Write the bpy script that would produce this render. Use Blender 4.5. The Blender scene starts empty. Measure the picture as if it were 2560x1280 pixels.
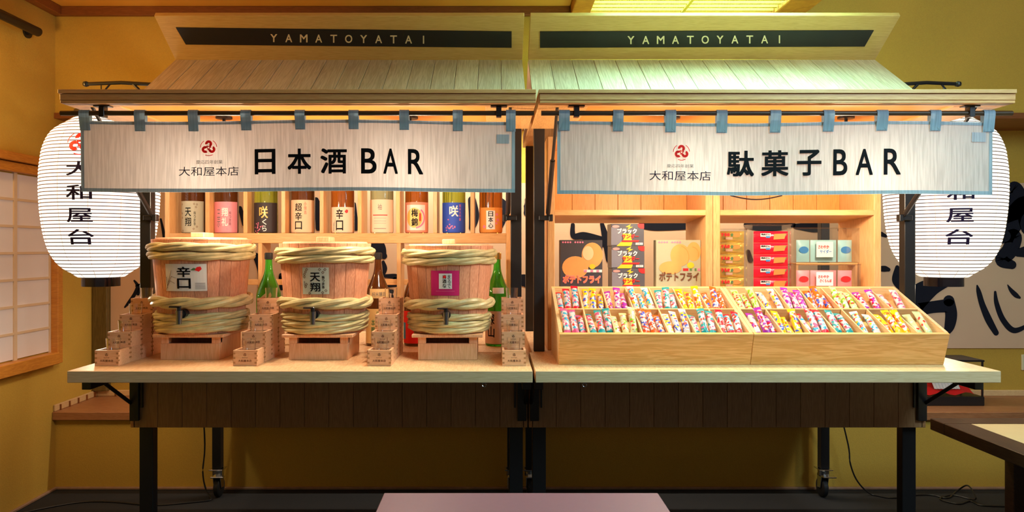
import bpy, bmesh, math, random
from mathutils import Vector, Matrix
random.seed(7)
PI = math.pi
SC = bpy.context.scene
COL = SC.collection

# ------------------------------------------------------------------ camera
F, VX, VY, H = 1850.0, 1235.0, 620.0, 1.28          # focal length (px), vanishing point (px), eye height
cam_d = bpy.data.cameras.new('camera')
cam = bpy.data.objects.new('camera', cam_d); COL.objects.link(cam)
cam.location = (0, 0, H); cam.rotation_euler = (PI/2, 0, 0)
cam_d.sensor_width = 36; cam_d.lens = 36*F/2560
cam_d.shift_x = (1280-VX)/2560; cam_d.shift_y = -(640-VY)/2560
cam_d.clip_start = 0.05
SC.camera = cam
def P(px, py, D): return Vector(((px-VX)*D/F, D, H-(py-VY)*D/F))
def PX(px, D): return (px-VX)*D/F
def PZ(py, D): return H-(py-VY)*D/F

# ------------------------------------------------------------------ world, lights, exposure
SC.view_settings.view_transform = 'Standard'; SC.view_settings.look = 'None'
SC.view_settings.gamma = 1; SC.view_settings.use_curve_mapping = False
SC.view_settings.exposure = 0.5
w = bpy.data.worlds.new('room_world'); SC.world = w; w.use_nodes = True
w.node_tree.nodes['Background'].inputs[0].default_value = (1.0, 0.84, 0.64, 1)
w.node_tree.nodes['Background'].inputs[1].default_value = 0.11
def area(name, loc, target, sx, sy, energy, col):
    l = bpy.data.lights.new(name, 'AREA'); l.shape = 'RECTANGLE'; l.size = sx; l.size_y = sy
    l.energy = energy; l.color = col
    o = bpy.data.objects.new(name, l); COL.objects.link(o); o.location = loc
    o.rotation_euler = (Vector(target)-Vector(loc)).to_track_quat('-Z', 'Y').to_euler()
    return o
def bulb(name, loc, energy, col, size):
    l = bpy.data.lights.new(name, 'POINT'); l.energy = energy; l.color = col; l.shadow_soft_size = size
    o = bpy.data.objects.new(name, l); COL.objects.link(o); o.location = loc
bulb('warm_corner_light', (-2.08, 2.75, 1.95), 11, (1.0, 0.60, 0.20), 0.06)
area('cool_ceiling_light', (2.1, 0.5, 2.5), (1.5, 3.4, 1.0), 0.9, 0.9, 34, (0.58, 0.84, 1.0))
area('added_alcove_light', (0.35, 4.06, 1.945), (0.35, 4.2, 0.6), 2.6, 0.05, 24, (1.0, 0.86, 0.66))  # added light hidden under the lintel to brighten the calligraphy panel
LAMP_W = 9.5
PANEL_E = 13.0
LANTERN_E = 0.85

# ------------------------------------------------------------------ materials
MATS = {}
def nt(name):
    m = bpy.data.materials.new(name); m.use_nodes = True
    t = m.node_tree; t.nodes.clear()
    out = t.nodes.new('ShaderNodeOutputMaterial')
    return m, t, out
def N(t, typ, **kw):
    n = t.nodes.new(typ)
    for k, v in kw.items():
        if k in n.inputs: n.inputs[k].default_value = v
        else: setattr(n, k, v)
    return n
def pbsdf(t, out, col, rough=0.5, metal=0.0, **kw):
    b = t.nodes.new('ShaderNodeBsdfPrincipled')
    b.inputs['Base Color'].default_value = (*col, 1); b.inputs['Roughness'].default_value = rough
    b.inputs['Metallic'].default_value = metal
    for k, v in kw.items(): b.inputs[k].default_value = v
    t.links.new(b.outputs[0], out.inputs[0]); return b
def plain(name, col, rough=0.5, metal=0.0, var=0.06, scale=30, bump=0.0, **kw):
    if name in MATS: return MATS[name]
    m, t, out = nt(name); b = pbsdf(t, out, col, rough, metal, **kw)
    tc = N(t, 'ShaderNodeTexCoord'); no = N(t, 'ShaderNodeTexNoise', Scale=scale, Detail=4.0)
    t.links.new(tc.outputs['Object'], no.inputs['Vector'])
    mx = N(t, 'ShaderNodeMixRGB', blend_type='MIX')
    mx.inputs[1].default_value = (*[c*(1-var) for c in col], 1); mx.inputs[2].default_value = (*[min(1, c*(1+var)) for c in col], 1)
    t.links.new(no.outputs[0], mx.inputs[0]); t.links.new(mx.outputs[0], b.inputs['Base Color'])
    if bump:
        bp = N(t, 'ShaderNodeBump', Strength=bump, Distance=0.002)
        t.links.new(no.outputs[0], bp.inputs['Height']); t.links.new(bp.outputs[0], b.inputs['Normal'])
    MATS[name] = m; return m
def wood(name, c1, c2, grain=(1, 1, 1), scale=1.0, rough=0.45, rnd=0.12, ring=0.5):
    """grain: object-space scale per axis; the small one runs along the fibres"""
    if name in MATS: return MATS[name]
    m, t, out = nt(name); b = pbsdf(t, out, c1, rough)
    tc = N(t, 'ShaderNodeTexCoord'); mp = N(t, 'ShaderNodeMapping'); oi = N(t, 'ShaderNodeObjectInfo')
    mp.inputs['Scale'].default_value = grain
    t.links.new(tc.outputs['Object'], mp.inputs['Vector'])
    addv = N(t, 'ShaderNodeVectorMath', operation='ADD'); sc = N(t, 'ShaderNodeMath', operation='MULTIPLY'); sc.inputs[1].default_value = 37.0
    t.links.new(oi.outputs['Random'], sc.inputs[0]); t.links.new(mp.outputs[0], addv.inputs[0]); t.links.new(sc.outputs[0], addv.inputs[1])
    n1 = N(t, 'ShaderNodeTexNoise', Scale=6.0*scale, Detail=3.0, Distortion=0.6)
    n2 = N(t, 'ShaderNodeTexNoise', Scale=45.0*scale, Detail=5.0)
    for n in (n1, n2): t.links.new(addv.outputs[0], n.inputs['Vector'])
    # cathedral rings: sine of the low noise
    mu = N(t, 'ShaderNodeMath', operation='MULTIPLY'); mu.inputs[1].default_value = 42.0
    si = N(t, 'ShaderNodeMath', operation='SINE'); t.links.new(n1.outputs[0], mu.inputs[0]); t.links.new(mu.outputs[0], si.inputs[0])
    m1 = N(t, 'ShaderNodeMath', operation='MULTIPLY_ADD'); m1.inputs[1].default_value = 0.25*ring; m1.inputs[2].default_value = 0.0
    t.links.new(si.outputs[0], m1.inputs[0])
    ad = N(t, 'ShaderNodeMath', operation='ADD'); t.links.new(m1.outputs[0], ad.inputs[0]); t.links.new(n2.outputs[0], ad.inputs[1])
    ra = N(t, 'ShaderNodeValToRGB'); ra.color_ramp.elements[0].position = 0.25; ra.color_ramp.elements[1].position = 0.75
    ra.color_ramp.elements[0].color = (*c2, 1); ra.color_ramp.elements[1].color = (*c1, 1)
    t.links.new(ad.outputs[0], ra.inputs[0])
    hs = N(t, 'ShaderNodeHueSaturation'); mv = N(t, 'ShaderNodeMath', operation='MULTIPLY_ADD'); mv.inputs[1].default_value = 2*rnd; mv.inputs[2].default_value = 1-rnd
    t.links.new(oi.outputs['Random'], mv.inputs[0]); t.links.new(mv.outputs[0], hs.inputs['Value']); t.links.new(ra.outputs[0], hs.inputs['Color'])
    t.links.new(hs.outputs[0], b.inputs['Base Color'])
    bp = N(t, 'ShaderNodeBump', Strength=0.15, Distance=0.001); t.links.new(n2.outputs[0], bp.inputs['Height']); t.links.new(bp.outputs[0], b.inputs['Normal'])
    MATS[name] = m; return m
def cloth(name, col, transl=0.3):
    if name in MATS: return MATS[name]
    m, t, out = nt(name)
    d = N(t, 'ShaderNodeBsdfPrincipled'); d.inputs['Roughness'].default_value = 0.8
    tr = N(t, 'ShaderNodeBsdfTranslucent'); mx = N(t, 'ShaderNodeMixShader'); mx.inputs[0].default_value = transl
    tc = N(t, 'ShaderNodeTexCoord'); mp = N(t, 'ShaderNodeMapping'); mp.inputs['Scale'].default_value = (160, 1, 9)
    no = N(t, 'ShaderNodeTexNoise', Scale=1.0, Detail=3.0); t.links.new(tc.outputs['Object'], mp.inputs[0]); t.links.new(mp.outputs[0], no.inputs['Vector'])
    ra = N(t, 'ShaderNodeValToRGB'); ra.color_ramp.elements[0].position = 0.35; ra.color_ramp.elements[1].position = 0.6
    ra.color_ramp.elements[0].color = (*[c*0.78 for c in col], 1); ra.color_ramp.elements[1].color = (*col, 1)
    t.links.new(no.outputs[0], ra.inputs[0]); t.links.new(ra.outputs[0], d.inputs['Base Color']); t.links.new(ra.outputs[0], tr.inputs[0])
    bp = N(t, 'ShaderNodeBump', Strength=0.3, Distance=0.001); t.links.new(no.outputs[0], bp.inputs['Height']); t.links.new(bp.outputs[0], d.inputs['Normal'])
    t.links.new(d.outputs[0], mx.inputs[1]); t.links.new(tr.outputs[0], mx.inputs[2]); t.links.new(mx.outputs[0], out.inputs[0])
    MATS[name] = m; return m
def emit(name, col, strength, diffuse=0.6):
    if name in MATS: return MATS[name]
    m, t, out = nt(name); b = pbsdf(t, out, [c*diffuse for c in col], 0.8)
    b.inputs['Emission Color'].default_value = (*col, 1); b.inputs['Emission Strength'].default_value = strength
    MATS[name] = m; return m
def clear(name, col=(1, 1, 1), gloss=0.12, rough=0.06):
    if name in MATS: return MATS[name]
    m, t, out = nt(name)
    tr = N(t, 'ShaderNodeBsdfTransparent'); tr.inputs[0].default_value = (*col, 1)
    g = N(t, 'ShaderNodeBsdfGlossy'); g.inputs['Roughness'].default_value = rough
    fr = N(t, 'ShaderNodeLayerWeight'); fr.inputs[0].default_value = 0.25
    ma = N(t, 'ShaderNodeMath', operation='MULTIPLY_ADD'); ma.inputs[1].default_value = 0.35; ma.inputs[2].default_value = gloss*0.3
    t.links.new(fr.outputs['Facing'], ma.inputs[0])
    mx = N(t, 'ShaderNodeMixShader'); t.links.new(ma.outputs[0], mx.inputs[0]); t.links.new(tr.outputs[0], mx.inputs[1]); t.links.new(g.outputs[0], mx.inputs[2])
    t.links.new(mx.outputs[0], out.inputs[0]); MATS[name] = m; return m
def glassy(name, col, trans=0.75, rough=0.05):
    if name in MATS: return MATS[name]
    m, t, out = nt(name); b = pbsdf(t, out, col, rough); b.inputs['Transmission Weight'].default_value = trans
    b.inputs['IOR'].default_value = 1.45; MATS[name] = m; return m
def wrapper(name, base, c2, c3, end):
    if name in MATS: return MATS[name]
    m, t, out = nt(name); b = pbsdf(t, out, base, 0.28)
    tc = N(t, 'ShaderNodeTexCoord'); oi = N(t, 'ShaderNodeObjectInfo')
    vo = N(t, 'ShaderNodeTexVoronoi', Scale=110.0); no = N(t, 'ShaderNodeTexNoise', Scale=70.0, Detail=2.0)
    av = N(t, 'ShaderNodeVectorMath', operation='ADD'); t.links.new(tc.outputs['Object'], av.inputs[0]); t.links.new(oi.outputs['Random'], av.inputs[1])
    t.links.new(av.outputs[0], vo.inputs['Vector']); t.links.new(av.outputs[0], no.inputs['Vector'])
    se = N(t, 'ShaderNodeSeparateColor'); t.links.new(vo.outputs['Color'], se.inputs[0])
    ra = N(t, 'ShaderNodeValToRGB'); ra.color_ramp.interpolation = 'CONSTANT'
    els = ra.color_ramp.elements; els[0].position = 0; els[0].color = (*base, 1); els[1].position = 0.42; els[1].color = (*c2, 1)
    e = els.new(0.64); e.color = (*c3, 1); e = els.new(0.8); e.color = (0.66, 0.63, 0.62, 1); e = els.new(0.9); e.color = (0.75, 0.05, 0.03, 1)
    t.links.new(se.outputs[0], ra.inputs[0])
    sx = N(t, 'ShaderNodeSeparateXYZ'); t.links.new(tc.outputs['Object'], sx.inputs[0])
    ab = N(t, 'ShaderNodeMath', operation='ABSOLUTE'); t.links.new(sx.outputs[2], ab.inputs[0])
    gt = N(t, 'ShaderNodeMath', operation='GREATER_THAN'); gt.inputs[1].default_value = 0.049; t.links.new(ab.outputs[0], gt.inputs[0])
    mx = N(t, 'ShaderNodeMixRGB'); mx.inputs[2].default_value = (*end, 1); t.links.new(gt.outputs[0], mx.inputs[0]); t.links.new(ra.outputs[0], mx.inputs[1])
    t.links.new(mx.outputs[0], b.inputs['Base Color'])
    bp = N(t, 'ShaderNodeBump', Strength=0.5, Distance=0.003); t.links.new(no.outputs[0], bp.inputs['Height']); t.links.new(bp.outputs[0], b.inputs['Normal'])
    MATS[name] = m; return m

W_STALL_X = wood('pale_wood_along_x', (0.78, 0.44, 0.18), (0.66, 0.33, 0.11), (0.6, 9, 9))
W_STALL_Y = wood('pale_wood_along_depth', (0.76, 0.45, 0.17), (0.60, 0.31, 0.10), (9, 0.6, 9))
W_STALL_Z = wood('pale_wood_upright', (0.78, 0.45, 0.19), (0.64, 0.33, 0.12), (9, 9, 0.6))
W_ROOF = wood('roof_plank_wood', (0.70, 0.58, 0.42), (0.54, 0.42, 0.27), (7, 0.35, 0.35), rnd=0.10, ring=0.9)
W_APRON = wood('apron_plank_wood', (0.42, 0.23, 0.10), (0.32, 0.16, 0.06), (9, 9, 0.6), rnd=0.10)
W_COUNTER = wood('counter_wood', (0.82, 0.56, 0.33), (0.66, 0.38, 0.18), (6, 0.9, 6), rnd=0.05)
W_STAVE = wood('cedar_stave', (0.82, 0.40, 0.24), (0.58, 0.22, 0.11), (12, 12, 0.5), rnd=0.16, scale=1.5)
W_MASU = wood('cedar_masu', (0.84, 0.50, 0.30), (0.74, 0.38, 0.20), (0.8, 6, 12), rnd=0.08)
W_STAND = wood('barrel_stand_cedar', (0.84, 0.49, 0.29), (0.68, 0.34, 0.17), (10, 10, 0.6), rnd=0.08)
W_TRIM = wood('amber_trim_wood', (0.62, 0.26, 0.035), (0.48, 0.17, 0.02), (0.7, 0.7, 6), rnd=0.03)
W_BROWN = wood('brown_trim_wood', (0.26, 0.085, 0.02), (0.20, 0.06, 0.012), (0.7, 4, 6), rnd=0.03)
W_LEDGE = wood('ledge_wood', (0.42, 0.19, 0.08), (0.33, 0.13, 0.05), (0.7, 6, 6), rnd=0.03)
W_DARK = wood('dark_table_wood', (0.085, 0.042, 0.022), (0.05, 0.022, 0.012), (6, 0.7, 6), rnd=0.03, rough=0.3)
W_BAMBOO = plain('bamboo_strip', (0.58, 0.49, 0.24), 0.35, var=0.55, scale=22, bump=0.3)
M_BLACK = plain('black_steel', (0.012, 0.011, 0.012), 0.35)
M_CHROME = plain('chrome', (0.7, 0.7, 0.7), 0.18, 1.0)
M_RUBBER = plain('black_rubber', (0.01, 0.01, 0.011), 0.6)
M_CORD = plain('black_cord', (0.012, 0.012, 0.014), 0.4)
M_WALL = plain('mustard_plaster', (0.56, 0.35, 0.05), 0.95, var=0.10, scale=180, bump=0.5)
M_CEIL = plain('amber_ceiling_board', (0.80, 0.42, 0.06), 0.7, var=0.05, scale=6)
M_FLOOR = plain('dark_carpet', (0.012, 0.013, 0.016), 0.9, var=0.5, scale=400, bump=0.6)
M_PAPER = plain('shoji_paper', (0.74, 0.68, 0.70), 0.9, var=0.03, scale=12)
M_MUNTIN = plain('pale_muntin', (0.66, 0.50, 0.34), 0.7)
M_PANEL = plain('cream_panel_paper', (0.70, 0.47, 0.31), 0.9, var=0.03, scale=8)
M_INK = plain('calligraphy_ink', (0.012, 0.013, 0.022), 0.7, **{'Specular IOR Level': 0.08})
M_BLACKP = plain('black_print', (0.008, 0.008, 0.010), 0.6, **{'Specular IOR Level': 0.08})
M_NAVYP = plain('navy_print', (0.015, 0.010, 0.035), 0.6, **{'Specular IOR Level': 0.08})
M_GREYP = plain('grey_print', (0.16, 0.15, 0.15), 0.7)
M_REDP = plain('red_print', (0.90, 0.015, 0.015), 0.55)
M_PINKP = plain('pink_print', (0.85, 0.22, 0.36), 0.55)
M_GOLDP = plain('gold_print', (0.75, 0.50, 0.12), 0.35)
M_WHITEP = plain('white_print', (0.85, 0.83, 0.80), 0.6, var=0.02)
M_BROWNP = plain('brown_print', (0.16, 0.055, 0.02), 0.7)
M_GREENP = plain('green_print', (0.10, 0.22, 0.07), 0.6)
M_YELLOWP = plain('yellow_print', (0.90, 0.55, 0.02), 0.5)
M_ORANGEP = plain('orange_print', (0.88, 0.28, 0.05), 0.5)
M_CHIP = plain('potato_chip_print', (0.78, 0.36, 0.10), 0.6, var=0.12, scale=20)
M_BLUEP = plain('blue_print', (0.05, 0.28, 0.65), 0.5)
M_GLASS = glassy('clear_glass', (1, 1, 1), 1.0, 0.0)
M_PLASTIC = clear('clear_plastic')
M_NOREN = cloth('linen_curtain', (0.58, 0.56, 0.56), 0.28)
M_HEM = cloth('grey_blue_hem', (0.42, 0.53, 0.62), 0.26)
M_TAB = cloth('grey_blue_tab', (0.36, 0.52, 0.64), 0.26)
M_LANT = emit('lantern_paper', (1.0, 0.93, 0.82), LANTERN_E)
M_PANELLIGHT = emit('ceiling_light_diffuser', (0.42, 0.97, 0.97), PANEL_E)
M_BULB = emit('lamp_bulb', (1.0, 0.80, 0.55), 25.0)

# ------------------------------------------------------------------ mesh helpers
class MB:
    def __init__(s): s.v = []; s.f = []
    def add(s, vs, fs, M=None):
        b = len(s.v)
        s.v += [tuple(M @ Vector(v)) if M else tuple(v) for v in vs]
        s.f += [tuple(i+b for i in f) for f in fs]; return s
    def box(s, x0, x1, y0, y1, z0, z1, M=None):
        vs = [(x, y, z) for z in (z0, z1) for y in (y0, y1) for x in (x0, x1)]
        return s.add(vs, [(0, 2, 3, 1), (4, 5, 7, 6), (0, 1, 5, 4), (2, 6, 7, 3), (0, 4, 6, 2), (1, 3, 7, 5)], M)
    def hexa(s, a, b):      # two quads (lists of 4 points, same order) joined into a solid
        return s.add(list(a)+list(b), [(3, 2, 1, 0), (4, 5, 6, 7)]+[(i, (i+1) % 4, 4+(i+1) % 4, 4+i) for i in range(4)])
    def prism(s, pts, vec):  # polygon (list of 3-D points) extruded along vec
        n = len(pts); vec = Vector(vec)
        vs = [Vector(p) for p in pts]+[Vector(p)+vec for p in pts]
        return s.add(vs, [tuple(range(n)), tuple(range(2*n-1, n-1, -1))]+[(i, n+i, n+(i+1) % n, (i+1) % n) for i in range(n)])
    def cyl(s, p0, p1, r0, r1=None, n=16, cap=True):
        p0, p1 = Vector(p0), Vector(p1); r1 = r0 if r1 is None else r1
        q = (p1-p0).to_track_quat('Z', 'Y'); vs = []
        for p, r in ((p0, r0), (p1, r1)):
            vs += [p+q @ Vector((r*math.cos(2*PI*i/n), r*math.sin(2*PI*i/n), 0)) for i in range(n)]
        fs = [(i, (i+1) % n, n+(i+1) % n, n+i) for i in range(n)]
        if cap: fs += [tuple(range(n-1, -1, -1)), tuple(range(n, 2*n))]
        return s.add(vs, fs)
    def lathe(s, prof, n=32, c=(0, 0, 0), cap0=False, cap1=False):
        c = Vector(c); vs = []; m = len(prof)
        for r, z in prof: vs += [c+Vector((r*math.cos(2*PI*i/n), r*math.sin(2*PI*i/n), z)) for i in range(n)]
        fs = [(j*n+i, j*n+(i+1) % n, (j+1)*n+(i+1) % n, (j+1)*n+i) for j in range(m-1) for i in range(n)]
        if cap0: fs.append(tuple(range(n-1, -1, -1)))
        if cap1: fs.append(tuple(range((m-1)*n, m*n)))
        return s.add(vs, fs)
    def tube(s, pts, r, n=8, closed=False):
        pts = [Vector(p) for p in pts]; m = len(pts); vs = []
        up = Vector((0, 0, 1))
        for i, p in enumerate(pts):
            a = pts[(i-1) % m] if (closed or i > 0) else p; b = pts[(i+1) % m] if (closed or i < m-1) else p
            d = (b-a).normalized()
            u = d.cross(up)
            if u.length < 0.05: u = d.cross(Vector((0, 1, 0)))
            u.normalize(); v = u.cross(d)
            rr = r[i] if isinstance(r, (list, tuple)) else r
            vs += [p+u*rr*math.cos(2*PI*k/n)+v*rr*math.sin(2*PI*k/n) for k in range(n)]
        fs = [(j % m*n+k, (j % m)*n+(k+1) % n, ((j+1) % m)*n+(k+1) % n, ((j+1) % m)*n+k) for j in range(m if closed else m-1) for k in range(n)]
        if not closed: fs += [tuple(range(n-1, -1, -1)), tuple(range((m-1)*n, m*n))]
        return s.add(vs, fs)
    def poly(s, pts): return s.add(pts, [tuple(range(len(pts)))])
    def flat(s, pts, y=0.0): return s.poly([(x, y, z) for x, z in pts])      # (x,z) outline facing -Y
    def disc(s, x, z, r, y=0.0, n=16, rz=None): return s.flat([(x+r*math.cos(2*PI*i/n), z+(rz or r)*math.sin(2*PI*i/n)) for i in range(n)], y)
    def ring(s, x, z, r0, r1, y=0.0, a0=0.0, a1=2*PI, n=24):
        vs = []
        for i in range(n+1):
            a = a0+(a1-a0)*i/n
            vs += [(x+r0*math.cos(a), y, z+r0*math.sin(a)), (x+r1*math.cos(a), y, z+r1*math.sin(a))]
        return s.add(vs, [(2*i, 2*i+1, 2*i+3, 2*i+2) for i in range(n)])
    def rect(s, x0, x1, z0, z1, y=0.0, nx=1):
        for i in range(nx):
            a, b = x0+(x1-x0)*i/nx, x0+(x1-x0)*(i+1)/nx
            s.flat([(a, z0), (b, z0), (b, z1), (a, z1)], y)
        return s
    def stroke(s, pts, y=0.0):        # (x, z, width) centre line with round-ish ends
        L, R = [], []
        for i, (x, z, wd) in enumerate(pts):
            a = pts[max(0, i-1)]; b = pts[min(len(pts)-1, i+1)]
            d = Vector((b[0]-a[0], b[1]-a[1])); d.normalize() if d.length else None
            nrm = Vector((-d.y, d.x))*wd/2
            L.append((x+nrm.x, y, z+nrm.y)); R.append((x-nrm.x, y, z-nrm.y))
        n = len(L); return s.add(L+R, [(i, n+i, n+i+1, i+1) for i in range(n-1)])
    def text(s, body, x0, x1, z0, z1, y=0.0, bold=0.0):
        vs, fs, bb = glyphs(body)
        bb = (bb[0]-bold, bb[1]+bold, bb[2]-bold, bb[3]+bold)
        sx = (x1-x0)/max(1e-6, bb[1]-bb[0]); sz = (z1-z0)/max(1e-6, bb[3]-bb[2])
        # heavier weight: the same glyph set again a hair to each side
        offs = [(0, 0)] if not bold else [(-bold, -bold), (bold, bold), (-bold, bold), (bold, -bold)]+([(0, bold), (0, -bold), (bold, 0), (-bold, 0)] if bold > 0.018 else [])
        for q, (dx, dz) in enumerate(offs): s.add([(x0+(a+dx-bb[0])*sx, y-0.00010*q, z0+(b+dz-bb[2])*sz) for a, b in vs], fs)
        return s
    def vtext(s, body, x0, x1, z0, z1, y=0.0, bold=0.0, gap=0.12):   # one character under the other, z1 is the top
        h = (z1-z0)/len(body)
        for i, ch in enumerate(body): s.text(ch, x0, x1, z1-(i+1)*h+h*gap/2, z1-i*h-h*gap/2, y, bold)
        return s
    def wrap(s, R, off=0.0012, split=0.0, lean=None):
        """bend the (x, y, z) sheet round a vertical axis through the origin, x becoming arc length; R: radius or radius(z)"""
        if split: s.subdivide(split)
        o = []
        for x, y, z in s.v:
            r = R(z) if callable(R) else R; r2 = r+off-y
            o.append((r2*math.sin(x/r), -r2*math.cos(x/r), z))
        s.v = o; return s
    def subdivide(s, maxlen):
        bm = bmesh.new(); vs = [bm.verts.new(v) for v in s.v]
        for f in s.f:
            try: bm.faces.new([vs[i] for i in f])
            except ValueError: pass
        for _ in range(5):
            es = [e for e in bm.edges if e.calc_length() > maxlen]
            if not es: break
            bmesh.ops.subdivide_edges(bm, edges=es, cuts=1)
            bmesh.ops.triangulate(bm, faces=[f for f in bm.faces if len(f.verts) > 4])
        bm.verts.index_update(); s.v = [tuple(v.co) for v in bm.verts]; s.f = [tuple(v.index for v in f.verts) for f in bm.faces]; bm.free()
    def map(s, fn): s.v = [tuple(fn(*v)) for v in s.v]; return s
    def mesh(s, name, mat, smooth=False, bevel=0.0):
        me = bpy.data.meshes.new(name); me.from_pydata(s.v, [], s.f); me.materials.append(mat)
        if bevel or not smooth:
            bm = bmesh.new(); bm.from_mesh(me)
            bmesh.ops.recalc_face_normals(bm, faces=bm.faces) if bevel else None
            if bevel:
                es = [e for e in bm.edges if len(e.link_faces) == 2 and e.calc_face_angle(0) > 0.6]
                bmesh.ops.bevel(bm, geom=es, offset=bevel, segments=1, affect='EDGES', profile=0.5)
            bm.to_mesh(me); bm.free()
        if smooth:
            me.polygons.foreach_set('use_smooth', [True]*len(me.polygons))
            me.set_sharp_from_angle(angle=0.7)
        me.update(); return me
    def build(s, name, mat, parent=None, smooth=False, bevel=0.0, local=False):
        """verts in world space (shifted to the parent's origin) unless local"""
        if parent is not None and not local:
            L = base(parent); s.v = [(x-L[0], y-L[1], z-L[2]) for x, y, z in s.v]
        o = bpy.data.objects.new(name, s.mesh(name, mat, smooth, bevel)); COL.objects.link(o); o.parent = parent
        return o
ORIG = {}
def base(o):
    L = Vector((0, 0, 0))
    while o is not None: L += o.location; o = o.parent
    return L
GC = {}
def glyphs(body):
    k = body
    if k in GC: return GC[k]
    c = bpy.data.curves.new('glyph', 'FONT'); c.body = body; c.resolution_u = 5
    o = bpy.data.objects.new('glyph', c); m = o.to_mesh()
    vs = [(v.co.x, v.co.y) for v in m.vertices]; fs = [tuple(p.vertices) for p in m.polygons]
    bb = (min(v[0] for v in vs), max(v[0] for v in vs), min(v[1] for v in vs), max(v[1] for v in vs))
    o.to_mesh_clear(); bpy.data.objects.remove(o); bpy.data.curves.remove(c)
    GC[k] = (vs, fs, bb); return GC[k]
def emblem(mb, x, z, r, y=0.0):
    """three interlocked rings of the crest"""
    for k in range(3):
        a = PI/2+k*2*PI/3; yk = y-0.0006*k
        cx, cz = x+0.50*r*math.cos(a), z+0.50*r*math.sin(a)
        mb.ring(cx, cz, 0.13*r, 0.46*r, yk, a-2.2, a+1.75, 20)                      # comma head
        b = a-2.2; mb.disc(cx+0.295*r*math.cos(b), cz+0.295*r*math.sin(b), 0.17*r, yk-0.0003, 10)
        mb.ring(x+0.34*r*math.cos(a+PI), z+0.34*r*math.sin(a+PI), 0.44*r, 0.56*r, yk-0.0002, a-0.75, a+0.75, 10)   # knot
        mb.ring(x, z, 1.02*r, 1.10*r, y, a+0.6, a+1.55, 10)
    return mb
def tag(o, label, cat, group=None):
    o['label'] = label; o['category'] = cat
    if group: o['group'] = group
    return o
def thing(name, label, cat, loc=(0, 0, 0), group=None, rz=0.0):
    o = bpy.data.objects.new(name, None); COL.objects.link(o); o.location = loc; o.rotation_euler.z = rz; o.empty_display_size = 0.05
    return tag(o, label, cat, group)
def struct(o): o['kind'] = 'structure'; return o
def copy_tree(o, parent=None):
    c = o.copy(); COL.objects.link(c); c.parent = parent
    for ch in list(o.children): copy_tree(ch, c)
    return c

# ------------------------------------------------------------------ room
WY, AY, LX = 3.93, 4.33, -2.33           # wall plane, alcove back, side wall
CZ = 2.556
struct(MB().box(-4, 4.6, -2.5, 5.2, -0.1, 0).build('floor', M_FLOOR))
struct(MB().box(LX-0.12, LX, -2.5, 5.2, 0, 2.95).build('wall_left', M_WALL))
LEDGE_Z = PZ(1027, WY); LIN_Z = PZ(297, WY)
struct(MB().box(LX, 4.6, WY, WY+0.05, 0, LEDGE_Z-0.045).build('wall_back_lower', M_WALL))
struct(MB().box(LX, 4.6, WY, WY+0.12, LIN_Z+0.03, 2.95).build('wall_back_upper', M_WALL))
struct(MB().box(LX, 4.6, AY, AY+0.1, 0, 2.4).build('wall_alcove_back', M_WALL))
struct(MB().box(LX, 4.6, WY-0.012, AY, LIN_Z, LIN_Z+0.03).build('trim_1', W_BROWN))
led = struct(MB().box(LX, 4.6, WY-0.03, AY, LEDGE_Z-0.045, LEDGE_Z).build('trim_2', W_LEDGE, bevel=0.004))
# pale bamboo strip along the ledge's rear and side edge
st = MB().box(LX, LX+0.012, WY-0.02, AY, LEDGE_Z, LEDGE_Z+0.035).build('trim_3', wood('pale_strip', (0.75, 0.52, 0.26), (0.66, 0.42, 0.2), (2, 2, 9)), bevel=0.003); struct(st)
st = MB().box(LX+0.012, 4.6, AY-0.012, AY, LEDGE_Z, LEDGE_Z+0.035).build('trim_4', MATS['pale_strip'], bevel=0.003); struct(st)
for k in range(5):
    MB().box(LX+0.011, LX+0.018, WY+0.02+k*0.085, WY+0.028+k*0.085, LEDGE_Z, LEDGE_Z+0.03).build('strip_clip', W_BROWN, bpy.data.objects['trim_3'])
    MB().box(LX+0.12+k*0.11, LX+0.128+k*0.11, AY-0.02, AY-0.011, LEDGE_Z, LEDGE_Z+0.03).build('strip_clip', W_BROWN, bpy.data.objects['trim_4'])
# baseboards
M_BASE = plain('stone_baseboard', (0.33, 0.20, 0.13), 0.6, var=0.35, scale=25, bump=0.3)
struct(MB().box(LX, 4.6, WY-0.015, WY, 0, PZ(1216, WY)).build('baseboard_back', M_BASE, bevel=0.003))
struct(MB().box(LX, LX+0.015, -2.5, WY-0.015, 0, PZ(1216, WY)).build('baseboard_left', M_BASE, bevel=0.003))
# alcove pillar and the crown trims
struct(MB().box(PX(242, AY), PX(278, AY), AY-0.05, AY, LEDGE_Z+0.035, LIN_Z).build('trim_5', wood('olive_pillar', (0.17, 0.115, 0.03), (0.11, 0.07, 0.015), (6, 6, 0.6)), bevel=0.004))
struct(MB().box(LX, 0.40, WY-0.03, WY, 2.508, CZ).build('trim_6', W_BROWN, bevel=0.003))
struct(MB().box(LX, LX+0.05, -2.5, WY-0.03, 2.508, CZ).build('trim_7', W_BROWN, bevel=0.003))
struct(MB().box(LX-0.1, 0.40, -2.5, WY, CZ, CZ+0.05).build('ceiling', M_CEIL))
struct(MB().box(1.62, 4.6, -2.5, WY, 2.9, 2.95).build('ceiling_raised', M_CEIL))
struct(MB().box(0.404, 0.50, -2.5, WY, 2.50, CZ+0.03).build('trim_8', W_TRIM, bevel=0.004))
struct(MB().box(1.46, 1.62, -2.5, WY, 2.50, 2.9).build('trim_9', W_TRIM, bevel=0.004))
struct(MB().box(0.50, 1.46, WY-0.04, WY, 2.50, CZ+0.03).build('trim_10', W_TRIM, bevel=0.004))
cl = thing('ceiling_light', 'slatted wooden ceiling light panel glowing above the candy stall roof', 'ceiling light', (0.98, 2.7, 2.5))
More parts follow.
